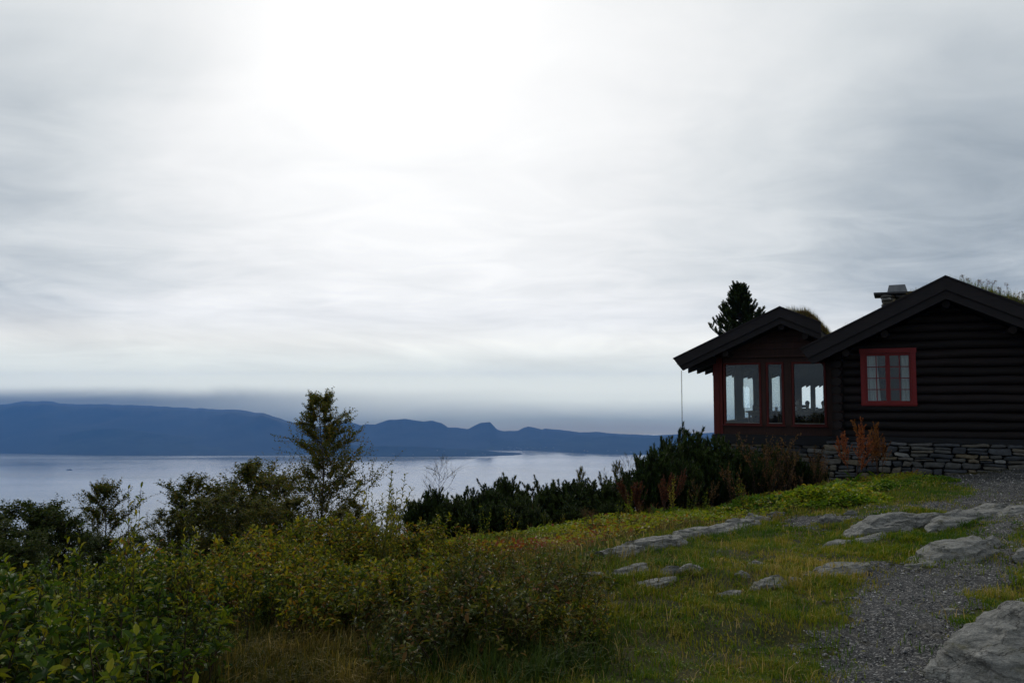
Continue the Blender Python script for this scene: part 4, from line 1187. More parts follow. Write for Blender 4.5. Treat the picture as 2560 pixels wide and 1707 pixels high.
# thicket, nearest row first: (column, top row, distance, kind)
front = [(-170, 1480, 3.3, 'willow0'), (20, 1505, 3.5, 'willow1'), (190, 1480, 3.7, 'willow2'), (350, 1440, 4.2, 'willow3'), (480, 1500, 4.6, 'willow0'), (590, 1570, 5.0, 'willow1'), (90, 1440, 4.3, 'willow3'), (-60, 1450, 4.4, 'willow2'), (250, 1560, 3.2, 'willow2')]
middle = [(-100, 1410, 5.6, 'yellow0'), (90, 1425, 5.8, 'yellow1'), (260, 1380, 5.6, 'willow0'), (400, 1345, 6.0, 'willow1'), (520, 1385, 6.0, 'yellow2'), (640, 1370, 6.2, 'yellow3'), (760, 1380, 6.4, 'yellow0'), (870, 1395, 6.3, 'yellow1'), (700, 1450, 5.6, 'willow2'), (820, 1470, 5.8, 'yellow2'), (960, 1410, 6.4, 'yellow3'), (1060, 1400, 6.8, 'yellow0'), (940, 1480, 5.9, 'yellow1')]
rear = [(420, 1340, 8.0, 'yellow2'), (540, 1325, 8.2, 'yellow0'), (650, 1315, 8.5, 'yellow3'), (760, 1305, 8.6, 'yellow1'), (860, 1295, 8.8, 'yellow2'), (950, 1290, 8.6, 'yellow0'), (1040, 1315, 8.8, 'yellow3'), (1130, 1325, 9.0, 'yellow1'), (1230, 1345, 9.2, 'yellow2'), (1320, 1352, 9.2, 'yellow0'), (1150, 1385, 7.8, 'yellow3'), (1260, 1390, 8.0, 'yellow1'), (300, 1395, 8.0, 'willow3'), (160, 1430, 8.0, 'willow1'), (30, 1430, 8.2, 'willow2')]
rgs = np.random.default_rng(1234)
for k in range(64):
    px = rgs.uniform(520, 1480); Y_ = rgs.uniform(5.2, 8.8)
    yt = np.interp(px, [520, 800, 1050, 1480], [1350, 1315, 1330, 1392]) + (8.0 - Y_) * 36 + rgs.uniform(-26, 40)
    (middle if Y_ < 7.3 else rear).append((px, yt, Y_, 'yellow%d' % rgs.integers(4)))
H0 = {'willow': 1.0, 'yellow': .85, 'grey': .85}
for rows, lab, grp in ((front, 'dark green willow shrub in the nearest row at bottom left', 'nearest willow shrubs'),
                       (middle, 'green and yellow willow shrub in the middle of the left thicket', 'middle thicket shrubs'),
                       (rear, 'yellowing willow shrub at the back of the thicket, before the trees', 'rear thicket shrubs')):
    for (px, yt, Y_, kd) in rows:
        shrub_at(kd, WB[kd], 'willow_shrub', lab, 'shrub', grp, px, yt, Y_, H0[kd[:-1]] * .96, 1.0)
for (px, yt, Y_, kd, lab) in ((1100, 1400, 5.5, 'grey0', 'grey-leaved willow on the grass mound, left of the lawn'), (1290, 1370, 5.6, 'grey1', 'open grey willow with bare dark stems beside the lawn'), (1430, 1360, 6.2, 'grey0', 'thin grey willow whose bare branch hangs over the lawn edge'),
                              (1010, 1500, 5.2, 'grey1', 'low grey willow at the foot of the mound by the dry grass'), (1390, 1560, 5.0, 'grey0', 'pale broad-leaved willow low at the front of the mound'),
                              (1180, 1420, 5.1, 'grey1', 'grey willow in the middle of the mound of dark grass'), (1220, 1375, 6.0, 'grey0', 'brownish grey willow rising behind the mound'), (1080, 1470, 4.9, 'grey0', 'grey willow at the left front of the mound'), (1340, 1450, 5.2, 'grey1', 'grey willow at the right shoulder of the mound'), (940, 1440, 5.6, 'grey0', 'grey willow between the dry grass and the green thicket')):
    shrub_at(kd, WB[kd], 'willow_shrub', lab, 'shrub', None, px, yt, Y_, .82, 1.1)
# tall shoots with large leaves that stand out against the water
def shoots(seed, n, ln, wd, fan, rnd=(0, 1), per=24, t0=.35):
    rg = np.random.default_rng(seed); sb_, lb = MB(), MB()
    for k in range(n):
        a = rg.uniform(0, 6.28); til = rg.uniform(.0, fan); L = rg.uniform(.7, 1.05)
        P = poly_stem(rg, (math.cos(a) * .05, math.sin(a) * .05, 0), (math.cos(a) * til, math.sin(a) * til, 1), L, 8, .05, .1)
        sb_.tube(P, np.linspace(.006, .0015, len(P)), 4); stem_leaves(rg, lb, P, per, t0, ln, wd, .75, rnd, 0)
    return sb_, lb
WB['shootA'] = lambda: make_plant('willow_sapling', *shoots(401, 11, .068, .026, .42, (0, 1), 38, .18), 'green_stem', 'shoot_leaf', '', 'sapling')
shrub_at('shootA', WB['shootA'], 'willow_sapling', 'yellow-green willow sapling with upright shoots against the water', 'sapling', None, 965, 1152, 8.0, 1.0, .85)
WB['shootB'] = lambda: make_plant('willow_sapling', *shoots(402, 4, .075, .032, .16, (.1, .8), 22), 'stem', 'willow_yellow', '', 'sapling')
shrub_at('shootB', WB['shootB'], 'willow_sapling', 'nearest tall willow shoot with large leaves, left of centre thicket', 'sapling', None, 300, 1235, 4.4, 1.0, .55)
shrub_at('shootB', WB['shootB'], 'willow_sapling', 'large-leaved willow shoot right of the tallest left shoot', 'sapling', None, 450, 1300, 4.6, 1.0, .5)


WB['shootC'] = lambda: make_plant('willow_sapling', *shoots(403, 6, .085, .036, .30, (.05, 1), 18), 'stem', 'willow_yellow', '', 'sapling')
WB['shootD'] = lambda: make_plant('willow_sapling', *shoots(404, 6, .092, .040, .30, (.05, .9), 18), 'stem', 'willow', '', 'sapling')
rgs = np.random.default_rng(99)
for k in range(46):
    px = rgs.uniform(-40, 1440); Y_ = rgs.uniform(4.2, 7.6) if px < 620 else rgs.uniform(5.6, 8.6)
    yt = np.interp(px, [0, 250, 420, 800, 1050, 1440], [1430, 1340, 1320, 1290, 1305, 1370]) + (8.0 - Y_) * 26 + rgs.uniform(-10, 45)
    shrub_at('shootC' if px > 480 else 'shootD', WB['shootC' if px > 480 else 'shootD'], 'willow_sapling', 'upright willow sapling standing up out of the left thicket' if px < 480 else 'yellowing willow sapling standing up out of the middle thicket', 'sapling', 'saplings of the left thicket' if px < 480 else 'saplings of the middle thicket', px, yt, Y_, 1.0, .75)
for (px, yt, Y_, lab) in ((225, 1330, 4.3, 'large-leaved willow shoot left of the tallest left shoot'), (365, 1330, 4.4, 'large-leaved willow shoot close to the tallest left shoot'), (150, 1405, 4.2, 'large-leaved willow shoot above the left corner thicket'), (560, 1330, 5.6, 'leafy willow shoot standing above the middle thicket before the low birches'),
                          (700, 1300, 6.2, 'leafy willow shoot in front of the bushy birch'), (840, 1290, 6.4, 'leafy willow shoot in front of the right foot birch'), (1060, 1310, 6.6, 'leafy willow shoot left of the hedge end'), (1190, 1320, 6.6, 'leafy willow shoot below the pointed hedge pine'), (1310, 1330, 6.6, 'leafy willow shoot at the right of the middle thicket'), (60, 1430, 4.0, 'large-leaved willow shoot near the left edge'), (640, 1345, 5.2, 'leafy willow shoot over the dry grass')):
    shrub_at('shootB', WB['shootB'], 'willow_sapling', lab, 'sapling', None, px, yt, Y_, 1.0, .6)


def tree_mesh(seed, h, wmax, prof, nlimb, ln, wd, leaf_per=9, twigs=6, rise=.7, trunk=.035, t0=.12, rnd=(0, 1), bare=0., simple=True, lean=0.):
    rg = np.random.default_rng(seed); tr, lm, lf = MB(), MB(), MB()
    P = poly_stem(rg, (0, 0, -.3), (lean, 0, 1), h + .3, 12, .035, .05)
    tr.tube(P, np.linspace(trunk, trunk * .12, len(P)), 7)
    pt = [p[0] for p in prof]; pr = [p[1] for p in prof]
    for k in range(nlimb):
        t = t0 + (1 - t0) * (k + rg.random()) / nlimb; t = min(t, .985)
        p, tn = sample(P, [t]); az = k * 2.4 + rg.normal(0, .5)
        L = wmax * np.interp(t, pt, pr) * rg.uniform(.55, 1.25) + .05
        dr = unit(np.array((math.cos(az), math.sin(az), rise * rg.uniform(.6, 1.5))))
        Q = poly_stem(rg, p[0], dr, L, 6, .12, .15)
        lm.tube(Q, np.linspace(trunk * .32 * (1 - t * .7) + .002, .0018, len(Q)), 4)
        for q_ in range(twigs):
            tt = rg.uniform(.25, 1); pp, tt_ = sample(Q, [tt]); a2 = rg.uniform(0, 6.28)
            d2 = unit(tt_[0] * .9 + np.array((math.cos(a2), math.sin(a2), rg.uniform(-.2, .7))) * .8)
            Rr = poly_stem(rg, pp[0], d2, L * rg.uniform(.22, .5) + .06, 3, .15, .05)
            lm.tube(Rr, [.003, .0025, .002, .0014], 3)
            if rg.random() > bare: stem_leaves(rg, lf, Rr, leaf_per, .05, ln, wd, .9, rnd, .2, simple)
        if rg.random() > bare: stem_leaves(rg, lf, Q, leaf_per, .4, ln, wd, .9, rnd, .2, simple)
    return tr, lm, lf


def make_tree(name, parts, bark, leaf):
    e = empty(name); tr = parts[0].build('trunk', M[bark], e, smooth=True); parts[1].build('limbs', M[bark], e); parts[2].build('crown', M[leaf], e)
    return e


def tree_at(key, fn, name, label, cat, group, px, ytop, Y_, h0, wide=1.0):
    return shrub_at(key, fn, name, label, cat, group, px, ytop, Y_, h0, wide)


pb = [(0, .3), (.12, .6), (.28, 1.0), (.42, .98), (.50, .66), (.60, .52), (.75, .46), (.88, .34), (.95, .24), (1, .10)]
tree_at('birch_main', lambda: make_tree('birch_tree', tree_mesh(501, 4.3, 1.80, pb, 96, .066, .056, 14, 15, .80, .045, .08), 'birch_bark', 'birch'), 'birch_tree',
        'tallest birch tree standing against the water, left of centre', 'tree', None, 805, 1008, 18.0, 4.3, 1.0)
pr2 = [(0, .8), (.3, 1), (.6, .95), (.85, .66), (1, .22)]
for k in range(2): WB['bir%d' % k] = (lambda k=k: make_tree('birch_tree', tree_mesh(510 + k, 2.6, .85, pr2, 46, .058, .046, 14, 15, .9, .03, .08), 'bark', 'birch'))
for (px, yt, Y_, kd, wd_, lab) in ((480, 1218, 18, 'bir0', .85, 'rounded small birch left of the tallest birch, standing apart'), (575, 1240, 18.5, 'bir1', .9, 'low dark birch next to the rounded small birch'),
                                  (640, 1185, 20, 'bir0', 1.0, 'feathery birch just left of the tallest birch'), (690, 1215, 19, 'bir1', 1.0, 'dense birch at the left foot of the tallest birch'),
                                  (265, 1232, 14, 'bir1', .8, 'slim open birch between the dark left trees and the gap of water'), (890, 1262, 17, 'bir0', .9, 'low birch at the right foot of the tallest birch'), (740, 1260, 14, 'bir1', 1.1, 'bushy birch in front of the tallest birch'), (525, 1262, 16, 'bir1', 1.1, 'low birch filling the gap right of the rounded small birch'), (610, 1255, 15.5, 'bir0', 1.15, 'low broad birch below the feathery birch'), (440, 1290, 15, 'bir0', .9, 'leftmost low birch before the gap of water'), (680, 1270, 14.5, 'bir0', 1.1, 'low birch below the dense birch'), (860, 1285, 13.5, 'bir1', 1.0, 'low birch right of the bushy birch'), (930, 1290, 13.5, 'bir0', .9, 'low birch behind the yellow-green sapling'), (985, 1272, 13.5, 'bir1', .8, 'low bush right of the yellow-green sapling'), (1035, 1262, 14.2, 'bir0', .8, 'low bush left of the pointed hedge pine')):
    tree_at(kd, WB[kd], 'birch_tree', lab, 'tree', None, px, yt, Y_, 2.6, wd_ * 1.45)
for k in range(2): WB['dk%d' % k] = (lambda k=k: make_tree('leafy_tree', tree_mesh(530 + k, 2.6, .95, pr2, 46, .085, .068, 12, 14, .8, .04, .06), 'bark', 'dark_leaf'))
for (px, yt, Y_, kd, wd_, lab) in ((40, 1282, 12.5, 'dk0', .85, 'dark leafy tree at the left edge above the thicket'), (-90, 1300, 12, 'dk1', .9, 'dark leafy tree cut off by the left edge'), (165, 1284, 12.5, 'dk1', .75, 'dark leafy tree second from the left edge'), (110, 1345, 11.5, 'dk0', .8, 'low dark tree between the two left edge trees'), (215, 1310, 12.5, 'dk0', .7, 'dark leafy tree beside the slim open birch'), (330, 1350, 12, 'dk1', .6, 'low dark tree at the edge of the gap of water'), (-20, 1330, 11, 'dk0', .9, 'low dark tree in front of the left edge tree'), (60, 1360, 10.5, 'dk1', .9, 'bushy dark tree at the foot of the left edge tree'), (250, 1360, 11, 'dk0', .9, 'bushy dark tree at the foot of the slim open birch')):
    tree_at(kd, WB[kd], 'leafy_tree', lab, 'tree', None, px, yt, Y_, 2.6, wd_ * 1.6)
pr3 = [(0, .3), (.4, .9), (.75, 1), (1, .35)]
WB['thin'] = lambda: make_tree('birch_tree', tree_mesh(550, 2.4, .8, pr3, 26, .034, .026, 6, 6, 1.1, .022, .25, (0, 1), .35), 'bark', 'birch')
tree_at('thin', WB['thin'], 'birch_tree', 'thin nearly bare birch behind the left end of the pine hedge', 'tree', None, 1105, 1168, 19, 2.4, 1.0)
tree_at('thin', WB['thin'], 'birch_tree', 'sparse grey sapling behind the pine hedge beside the dark pine bush', 'tree', None, 1575, 1150, 19, 2.4, .7)
for (px, yt) in ((1450, 1180), (1505, 1172), (1540, 1165)):
    tree_at('bir0' if px != 1505 else 'thin', WB['bir0'], 'birch_tree', {1450: 'olive bush top showing over the pine hedge, leftmost of three', 1505: 'twiggy bush top over the hedge, middle of three', 1540: 'olive bush top over the hedge nearest the dark pine bush'}[px], 'tree', None, px, yt, 19.5, 2.6, .45)


# mountain pines
def brush(lb, rg, P, n, ln, wd, rnd, t0=.1):
    t = t0 + (1 - t0) * rg.random(n) ** .8; pos, tan = sample(P, t)
    o = rg.normal(0, 1, (n, 3)); o = unit(o - tan * np.sum(o * tan, 1, keepdims=True))
    dirn = unit(tan * .9 + o * .75)
    lb.leaves(pos, dirn, o, ln * rg.uniform(.7, 1.15, n), wd, rnd + rg.uniform(-.25, .25, n), fold=.0, simple=True)


def mugo_mesh(seed, w_, h, nb, nn=80):
    rg = np.random.default_rng(seed); sb_, lb = MB(), MB()
    for k in range(nb):
        a = rg.uniform(0, 6.28); r_ = math.sqrt(rg.random()) * w_ / 2
        end = np.array((math.cos(a) * r_, math.sin(a) * r_, h * (1 - .45 * (2 * r_ / w_) ** 2) * rg.uniform(.70, 1.03)))
        mid = np.array((end[0] * .75, end[1] * .75, end[2] * .42))
        tt = np.linspace(0, 1, 8)[:, None]
        P = (1 - tt) ** 2 * np.array((0, 0, 0)) + 2 * tt * (1 - tt) * mid + tt ** 2 * end + rg.normal(0, .012, (8, 3))
        sb_.tube(P, np.linspace(.016, .006, 8), 4)
        hue = rg.uniform(.2, .8)
        brush(lb, rg, P[2:], nn * 2, .075, .016, hue)
        for q_ in range(7):
            t = rg.uniform(.35, .97); p, tn = sample(P, [t]); az = rg.uniform(0, 6.28)
            Q = poly_stem(rg, p[0], (math.cos(az) * .9, math.sin(az) * .9, .7), rg.uniform(.12, .28), 4, .08, .7)
            sb_.tube(Q, np.linspace(.006, .004, len(Q)), 3); brush(lb, rg, Q, nn, .070, .016, hue + .1, 0)
    return sb_, lb


for k in range(3): WB['mugo%d' % k] = (lambda k=k: make_plant('mountain_pine', *mugo_mesh(600 + k, 1.7, 1.25, 78), 'bark', 'needle', '', 'pine', parts=('branches', 'needles')))
hedge = [(1080, 1222, 13.2), (1135, 1240, 13.0), (1205, 1215, 13.6), (1258, 1192, 14.2), (1300, 1236, 13.4), (1350, 1206, 14), (1405, 1204, 13.8), (1455, 1200, 14.2), (1510, 1196, 14.3), (1565, 1185, 14.8), (1240, 1255, 12.6), (1330, 1265, 12.6), (1430, 1260, 12.8), (1520, 1255, 13.2)]
for n_, (px, yt, Y_) in enumerate(hedge):
    lab = {0: 'pointed dark pine at the left end of the pine hedge', 3: 'tallest pointed pine standing up from the hedge'}.get(n_, 'dark mountain pine in the low hedge between thicket and cabin')
    kd = 'mugo%d' % (n_ % 3)
    shrub_at(kd, WB[kd], 'mountain_pine', lab, 'pine', 'mountain pines of the hedge', px, yt, Y_, 1.25, .72 if n_ in (0, 3) else 1.0)
big = [(1640, 1120, 14.6, .8), (1690, 1085, 15.2, .75), (1742, 1078, 15.6, .7), (1790, 1095, 15.8, .7), (1835, 1110, 16.0, .62), (1700, 1150, 14.2, .8), (1785, 1150, 14.8, .7), (1620, 1175, 14.2, .75), ]
for n_, (px, yt, Y_, wd_) in enumerate(big):
    kd = 'mugo%d' % ((n_ + 1) % 3)
    shrub_at(kd, WB[kd], 'mountain_pine', 'dark mountain pine in the large bush below the annex corner', 'pine', 'mountain pines below the annex', px, yt, Y_, 1.25, wd_)
for n_, (px, yt, Y_, lab) in enumerate(((1930, 1112, 17.3, 'small dark pine bush in front of the annex stonework'), (1985, 1135, 17.2, 'low dark pine bush under the right picture window'), (2035, 1152, 17.6, 'slim dark pine bush in the corner of annex and cabin'), (1885, 1125, 16.6, 'low dark pine bush right of the large pine bush'))):
    shrub_at('mugo%d' % (n_ % 3), WB['mugo0'], 'mountain_pine', lab, 'pine', None, px, yt, Y_, 1.25, .62)


def pine_mesh(seed, h, t0=.55):
    rg = np.random.default_rng(seed); tr, lm, lb = MB(), MB(), MB()
    P = poly_stem(rg, (0, 0, -.2), (0, 0, 1), h + .2, 14, .008, 0); tr.tube(P, np.linspace(.20, .02, len(P)), 8)
    brush(lb, rg, P[13:], 160, .11, .026, .5)
    nl = 120
    for k in range(nl):
        t = t0 + (.985 - t0) * ((k + rg.random()) / nl) ** .8; p, tn = sample(P, [t]); az = k * 2.4 + rg.normal(0, .3)
        L = (1 - t) * h * .54 * rg.uniform(.6, 1.2) + .08
        n = 8; tt = np.linspace(0, 1, n)
        Q = p[0] + np.stack([np.cos(az) * L * (tt * .85), np.sin(az) * L * (tt * .85), L * (.02 * tt + .36 * tt ** 2.2)], 1)
        lm.tube(Q, np.linspace(.03, .012, n), 4); hue = rg.uniform(.2, .7)
        brush(lb, rg, Q, int(70 + 100 * L), .12, .030, hue, .3)
        for q_ in range(int(5 + L * 7)):
            p2, t2 = sample(Q, [rg.uniform(.3, 1)]); a2 = az + rg.normal(0, .9)
            Z = poly_stem(rg, p2[0], (math.cos(a2), math.sin(a2), .9), rg.uniform(.22, .46), 4, .05, .6)
            lm.tube(Z, np.linspace(.010, .007, len(Z)), 3); brush(lb, rg, Z, 80, .11, .030, hue, .0)
    return tr, lm, lb


PY = 45.0
pt_ = atY(1852, 712, PY); zb = gz(pt_[0], PY)
o = make_tree('pine_tree', pine_mesh(700, pt_[2] - zb, (4.3 - zb) / (pt_[2] - zb)), 'bark', 'needle'); o.location = (pt_[0], PY, zb)
tag(o, 'dark conical pine tree rising behind the annex roof', 'tree')

# docks and other tall weeds by the cabin
def dock_mesh(seed, n, h, fan=.42):
    rg = np.random.default_rng(seed); sb_, lb, gl_ = MB(), MB(), MB()
    for k in range(n):
        a = rg.uniform(0, 6.28); til = rg.uniform(.02, fan); L = h * rg.uniform(.6, 1.02)
        P = poly_stem(rg, (math.cos(a) * .06, math.sin(a) * .06, 0), (math.cos(a) * til - .05, math.sin(a) * til, 1), L, 8, .05, .1); sb_.tube(P, np.linspace(.008, .003, 9), 5)
        for q_ in range(17):
            t = rg.uniform(.36, .97); p, tn = sample(P, [t]); az = rg.uniform(0, 6.28)
            Q = poly_stem(rg, p[0], unit(tn[0] * 1.3 + np.array((math.cos(az), math.sin(az), .2)) * .62), rg.uniform(.12, .30) * (1.35 - t) * 1.6, 4, .06, .2)
            sb_.tube(Q, np.linspace(.004, .002, 5), 3)
            m_ = 46; tt = rg.random(m_); pos, tan = sample(Q, tt)
            dr = unit(tan + rg.normal(0, .8, (m_, 3))); lb.leaves(pos, dr, unit(rg.normal(0, 1, (m_, 3))), rg.uniform(.014, .030, m_), .016, rg.random(m_), simple=True)
        m_ = 30; pos, tan = sample(P, .75 + .25 * rg.random(m_)); lb.leaves(pos, unit(tan + rg.normal(0, .7, (m_, 3))), unit(rg.normal(0, 1, (m_, 3))), rg.uniform(.014, .030, m_), .016, rg.random(m_), simple=True)
    m_ = 16; a = rg.uniform(0, 6.28, m_); o_ = np.stack([np.cos(a), np.sin(a), rg.uniform(.4, 1.6, m_)], 1)
    gl_.leaves(np.zeros((m_, 3)) + rg.normal(0, .05, (m_, 3)), o_, np.array((0, 0, 1.)) + rg.normal(0, .2, (m_, 3)), rg.uniform(.18, .36, m_), rg.uniform(.06, .10, m_), rg.uniform(0, .7, m_))
    return sb_, lb, gl_
rgs = np.random.default_rng(404)
def dock(px, ytop, Y_, seed, h, label, n=6, mat='rust'):
    x = pxY(px, Y_); zb = gz(x, Y_); H_ = atY(px, ytop, Y_)[2] - zb
    s_, l_, g_ = dock_mesh(seed, n, H_)
    e = empty('dock_plant', (x, Y_, zb), 0, label, 'weed'); s_.build('stems', M['stem'], e); l_.build('seed_heads', M[mat], e); g_.build('leaves', M['lush'], e)
dock(2128, 1032, 16.4, 801, 1.3, 'rust red dock plant leaning left before the cabin stone foundation', 5)
dock(2188, 1038, 16.6, 802, 1.3, 'upright rust red dock plant with green leaves at its foot', 6)
dock(1592, 1175, 12.6, 803, 1.0, 'dark rust weed beside the large pine bush on the slope', 3, 'dark_rust')
dock(1650, 1180, 12.8, 804, 1.0, 'second dark rust weed, in front of the large pine bush', 3, 'dark_rust')
def weed_mesh(seed, n, h, fan, head=True):
    rg = np.random.default_rng(seed); sb_, lb = MB(), MB()
    for k in range(n):
        a = rg.uniform(0, 6.28); til = rg.uniform(.1, fan); L = h * rg.uniform(.55, 1.05)
        P = poly_stem(rg, (rg.normal(0, .12), rg.normal(0, .12), 0), (math.cos(a) * til, math.sin(a) * til, 1), L, 6, .07, 0); sb_.tube(P, np.linspace(.005, .0025, 7), 4)
        stem_leaves(rg, lb, P, 12, .3, .06, .014, .9, (0, 1), .5)
        for q_ in range(4):
            p, tn = sample(P, [rg.uniform(.55, 1)]); az = rg.uniform(0, 6.28)
            Q = poly_stem(rg, p[0], unit(tn[0] + np.array((math.cos(az), math.sin(az), .1)) * .7), rg.uniform(.1, .25), 3, .1, .1); sb_.tube(Q, [.003, .0025, .002, .0015], 3)
            m_ = 14; pos, tan = sample(Q, rg.random(m_)); lb.leaves(pos, unit(tan + rg.normal(0, .8, (m_, 3))), unit(rg.normal(0, 1, (m_, 3))), rg.uniform(.02, .05, m_), .014, rg.random(m_), simple=True)
    return sb_, lb
WB['weed0'] = lambda: make_plant('dry_weed', *weed_mesh(820, 9, 1.0, .8), 'stem', 'brown_weed', '', 'weed')
WB['weed1'] = lambda: make_plant('dry_weed', *weed_mesh(821, 8, 1.0, .7), 'stem', 'brown_weed', '', 'weed')
for (px, yt, Y_, kd, lab) in ((1905, 1085, 15.6, 'weed0', 'tall dry brown weed before the annex stonework, left of the docks'), (1960, 1120, 15.6, 'weed1', 'brown withered weed under the middle picture window'), (2050, 1140, 16, 'weed0', 'orange brown weed left of the stone foundation corner'), (1830, 1165, 13.6, 'weed1', 'withered weed leaning at the right side of the large pine bush'), (1760, 1200, 12.8, 'weed0', 'thin withered weeds in front of the large pine bush'), (1990, 1180, 14.6, 'weed1', 'low withered weed at the top of the green mound'), (2010, 1112, 16.9, 'weed0', 'brown weed between annex stonework and the stone foundation'), (2040, 1150, 16.4, 'weed1', 'low rusty weed beside the stone foundation corner'), (1945, 1100, 16.9, 'weed1', 'tall thin brown weed before the middle of the annex'), (1860, 1120, 16.3, 'weed0', 'brown weed between the large pine bush and the annex'), (1925, 1165, 15.2, 'weed1', 'leaning rusty weed above the low green plants'), (1480, 1298, 11.3, 'weed0', 'reddish fern-like weed below the pine hedge')):
    shrub_at(kd, WB[kd], 'dry_weed', lab, 'weed', None, px, yt, Y_, .95, .8)
for k in range(30):                               # mixed weeds standing on the slope
    px = rgs.uniform(1180, 1930); Y_ = rgs.uniform(9.2, 13.5) if px < 1600 else rgs.uniform(11.4, 14.5); x = pxY(px, Y_)
    if dist_edge(x, Y_) < .7: continue
    H_ = rgs.uniform(.18, .55); kd = ('weed0', 'weed1', 'shootC', 'shootD')[rgs.integers(4)]
    place(kd, WB[kd], 'dry_weed' if kd[0] == 'w' else 'willow_sapling', 'small withered brown weed on the slope behind the rocks' if kd[0] == 'w' else 'small leafy sapling on the slope behind the rocks', 'weed' if kd[0] == 'w' else 'sapling', 'weeds of the slope' if kd[0] == 'w' else 'saplings of the slope', x, Y_, H_ * .8, rgs.uniform(0, 6.28), H_)
WB['pale'] = lambda: make_plant('pale_weed', *shoots(830, 3, .085, .03, .25, (.3, 1), 26), 'green_stem', 'shoot_leaf', '', 'weed')
shrub_at('pale', WB['pale'], 'pale_weed', 'pale green drooping weed standing before the large pine bush', 'weed', None, 1680, 1188, 11.6, 1.0, .9)
shrub_at('pale', WB['pale'], 'pale_weed', 'small yellow-green leafy weed below the pine hedge on the slope', 'weed', None, 1362, 1280, 10.5, 1.0, .8)
shrub_at('pale', WB['pale'], 'pale_weed', 'pale leafy weed right of the small yellow-green weed', 'weed', None, 1565, 1250, 11.0, 1.0, .8)

# lush mound
def leaf_mound(name, label, px, Y_, wx_, wy_, h, n, mat, ln, seed):
    rg = np.random.default_rng(seed); x = pxY(px, Y_); lb = MB()
    a = rg.uniform(0, 6.28, n); r_ = np.sqrt(rg.random(n)); X_ = np.cos(a) * r_ * wx_; Y2 = np.sin(a) * r_ * wy_
    zt = h * (1 - r_ ** 2.0) * np.clip(.1 + 1.75 * (fb2(X_ + 31, Y2, 2.8, 4, seed) - .12), .1, 2); zz_ = zt * rg.random(n) ** .35
    g = ground(X_ + x, Y2 + Y_) - gz(x, Y_)
    o_ = np.stack([np.cos(a) * .7 + rg.normal(0, .6, n), np.sin(a) * .7 + rg.normal(0, .6, n), rg.uniform(-.2, .9, n)], 1)
    lb.leaves(np.stack([X_, Y2, g + zz_ + .01], 1), o_, np.array((0, 0, 1.)) + rg.normal(0, .35, (n, 3)), rg.uniform(.6, 1.3, n) * ln, rg.uniform(.5, .85, n) * ln, np.clip(fb2(X_ + 5, Y2, 1.8, 2, seed + 1) * 1.1 - .15 + rg.normal(0, .22, n), 0, 1))
    tag(lb.build(name, M[mat], loc=(x, Y_, gz(x, Y_))), label, 'ground plants')
leaf_mound('leafy_mound', 'bright green leafy mound before the dock plants', 2075, 12.6, .85, .7, .36, 3600, 'lush', .065, 901)
leaf_mound('leafy_mound', 'bright green low plants spreading left of the main green mound', 1905, 13.2, 1.2, .9, .17, 3400, 'lush', .06, 902)
leaf_mound('leafy_mound', 'green low plants at the foot of the stone foundation', 2170, 14.6, .9, .8, .25, 2600, 'lush', .06, 903)
leaf_mound('leafy_mound', 'dark green grassy tuft at the edge of the yard gravel', 2310, 15.2, .6, .35, .14, 1500, 'lush', .05, 904)

# ground cover of the slope beyond the rock ridge
def scatter(n, x0, x1, y0, y1, rg): return rg.uniform(x0, x1, n), rg.uniform(y0, y1, n)
rg = np.random.default_rng(31)
N = 90000
xx, yy = scatter(N, -5, 9, 6.5, 19, rg)
dd = dist_edge(xx, yy); dens = np.clip((dd - .05) / .8, 0, 1) * (yy < 18.2) * (fb2(xx, yy, .9, 3, 44) > .36) * ~on_path(xx, yy)
k = (rg.random(N) < dens) & ((xx > -2) | (dd > 1)); xx, yy = xx[k], yy[k]; N = len(xx)
hh = .20 * fb2(xx, yy, .8, 3, 45) * (1 + .6 * fb2(xx, yy, 3, 2, 46)); zz_ = ground(xx, yy) + hh * rg.random(N) ** .5
lb = MB(); hue = np.clip((fb2(xx, yy, .55, 3, 47) - .5) * 2.2 + .42 + rg.normal(0, .22, N), 0, 1)
o_ = np.stack([rg.normal(0, 1, N), rg.normal(0, 1, N), rg.uniform(-.1, .9, N)], 1)
lb.leaves(np.stack([xx, yy, zz_], 1), o_, np.array((0, 0, 1.)) + rg.normal(0, .4, (N, 3)), rg.uniform(.03, .075, N), rg.uniform(.016, .04, N), hue)
tag(lb.build('meadow_plants', M['meadow']), 'low yellow-green leafy plants covering the slope behind the rocks', 'ground cover', kind='stuff')

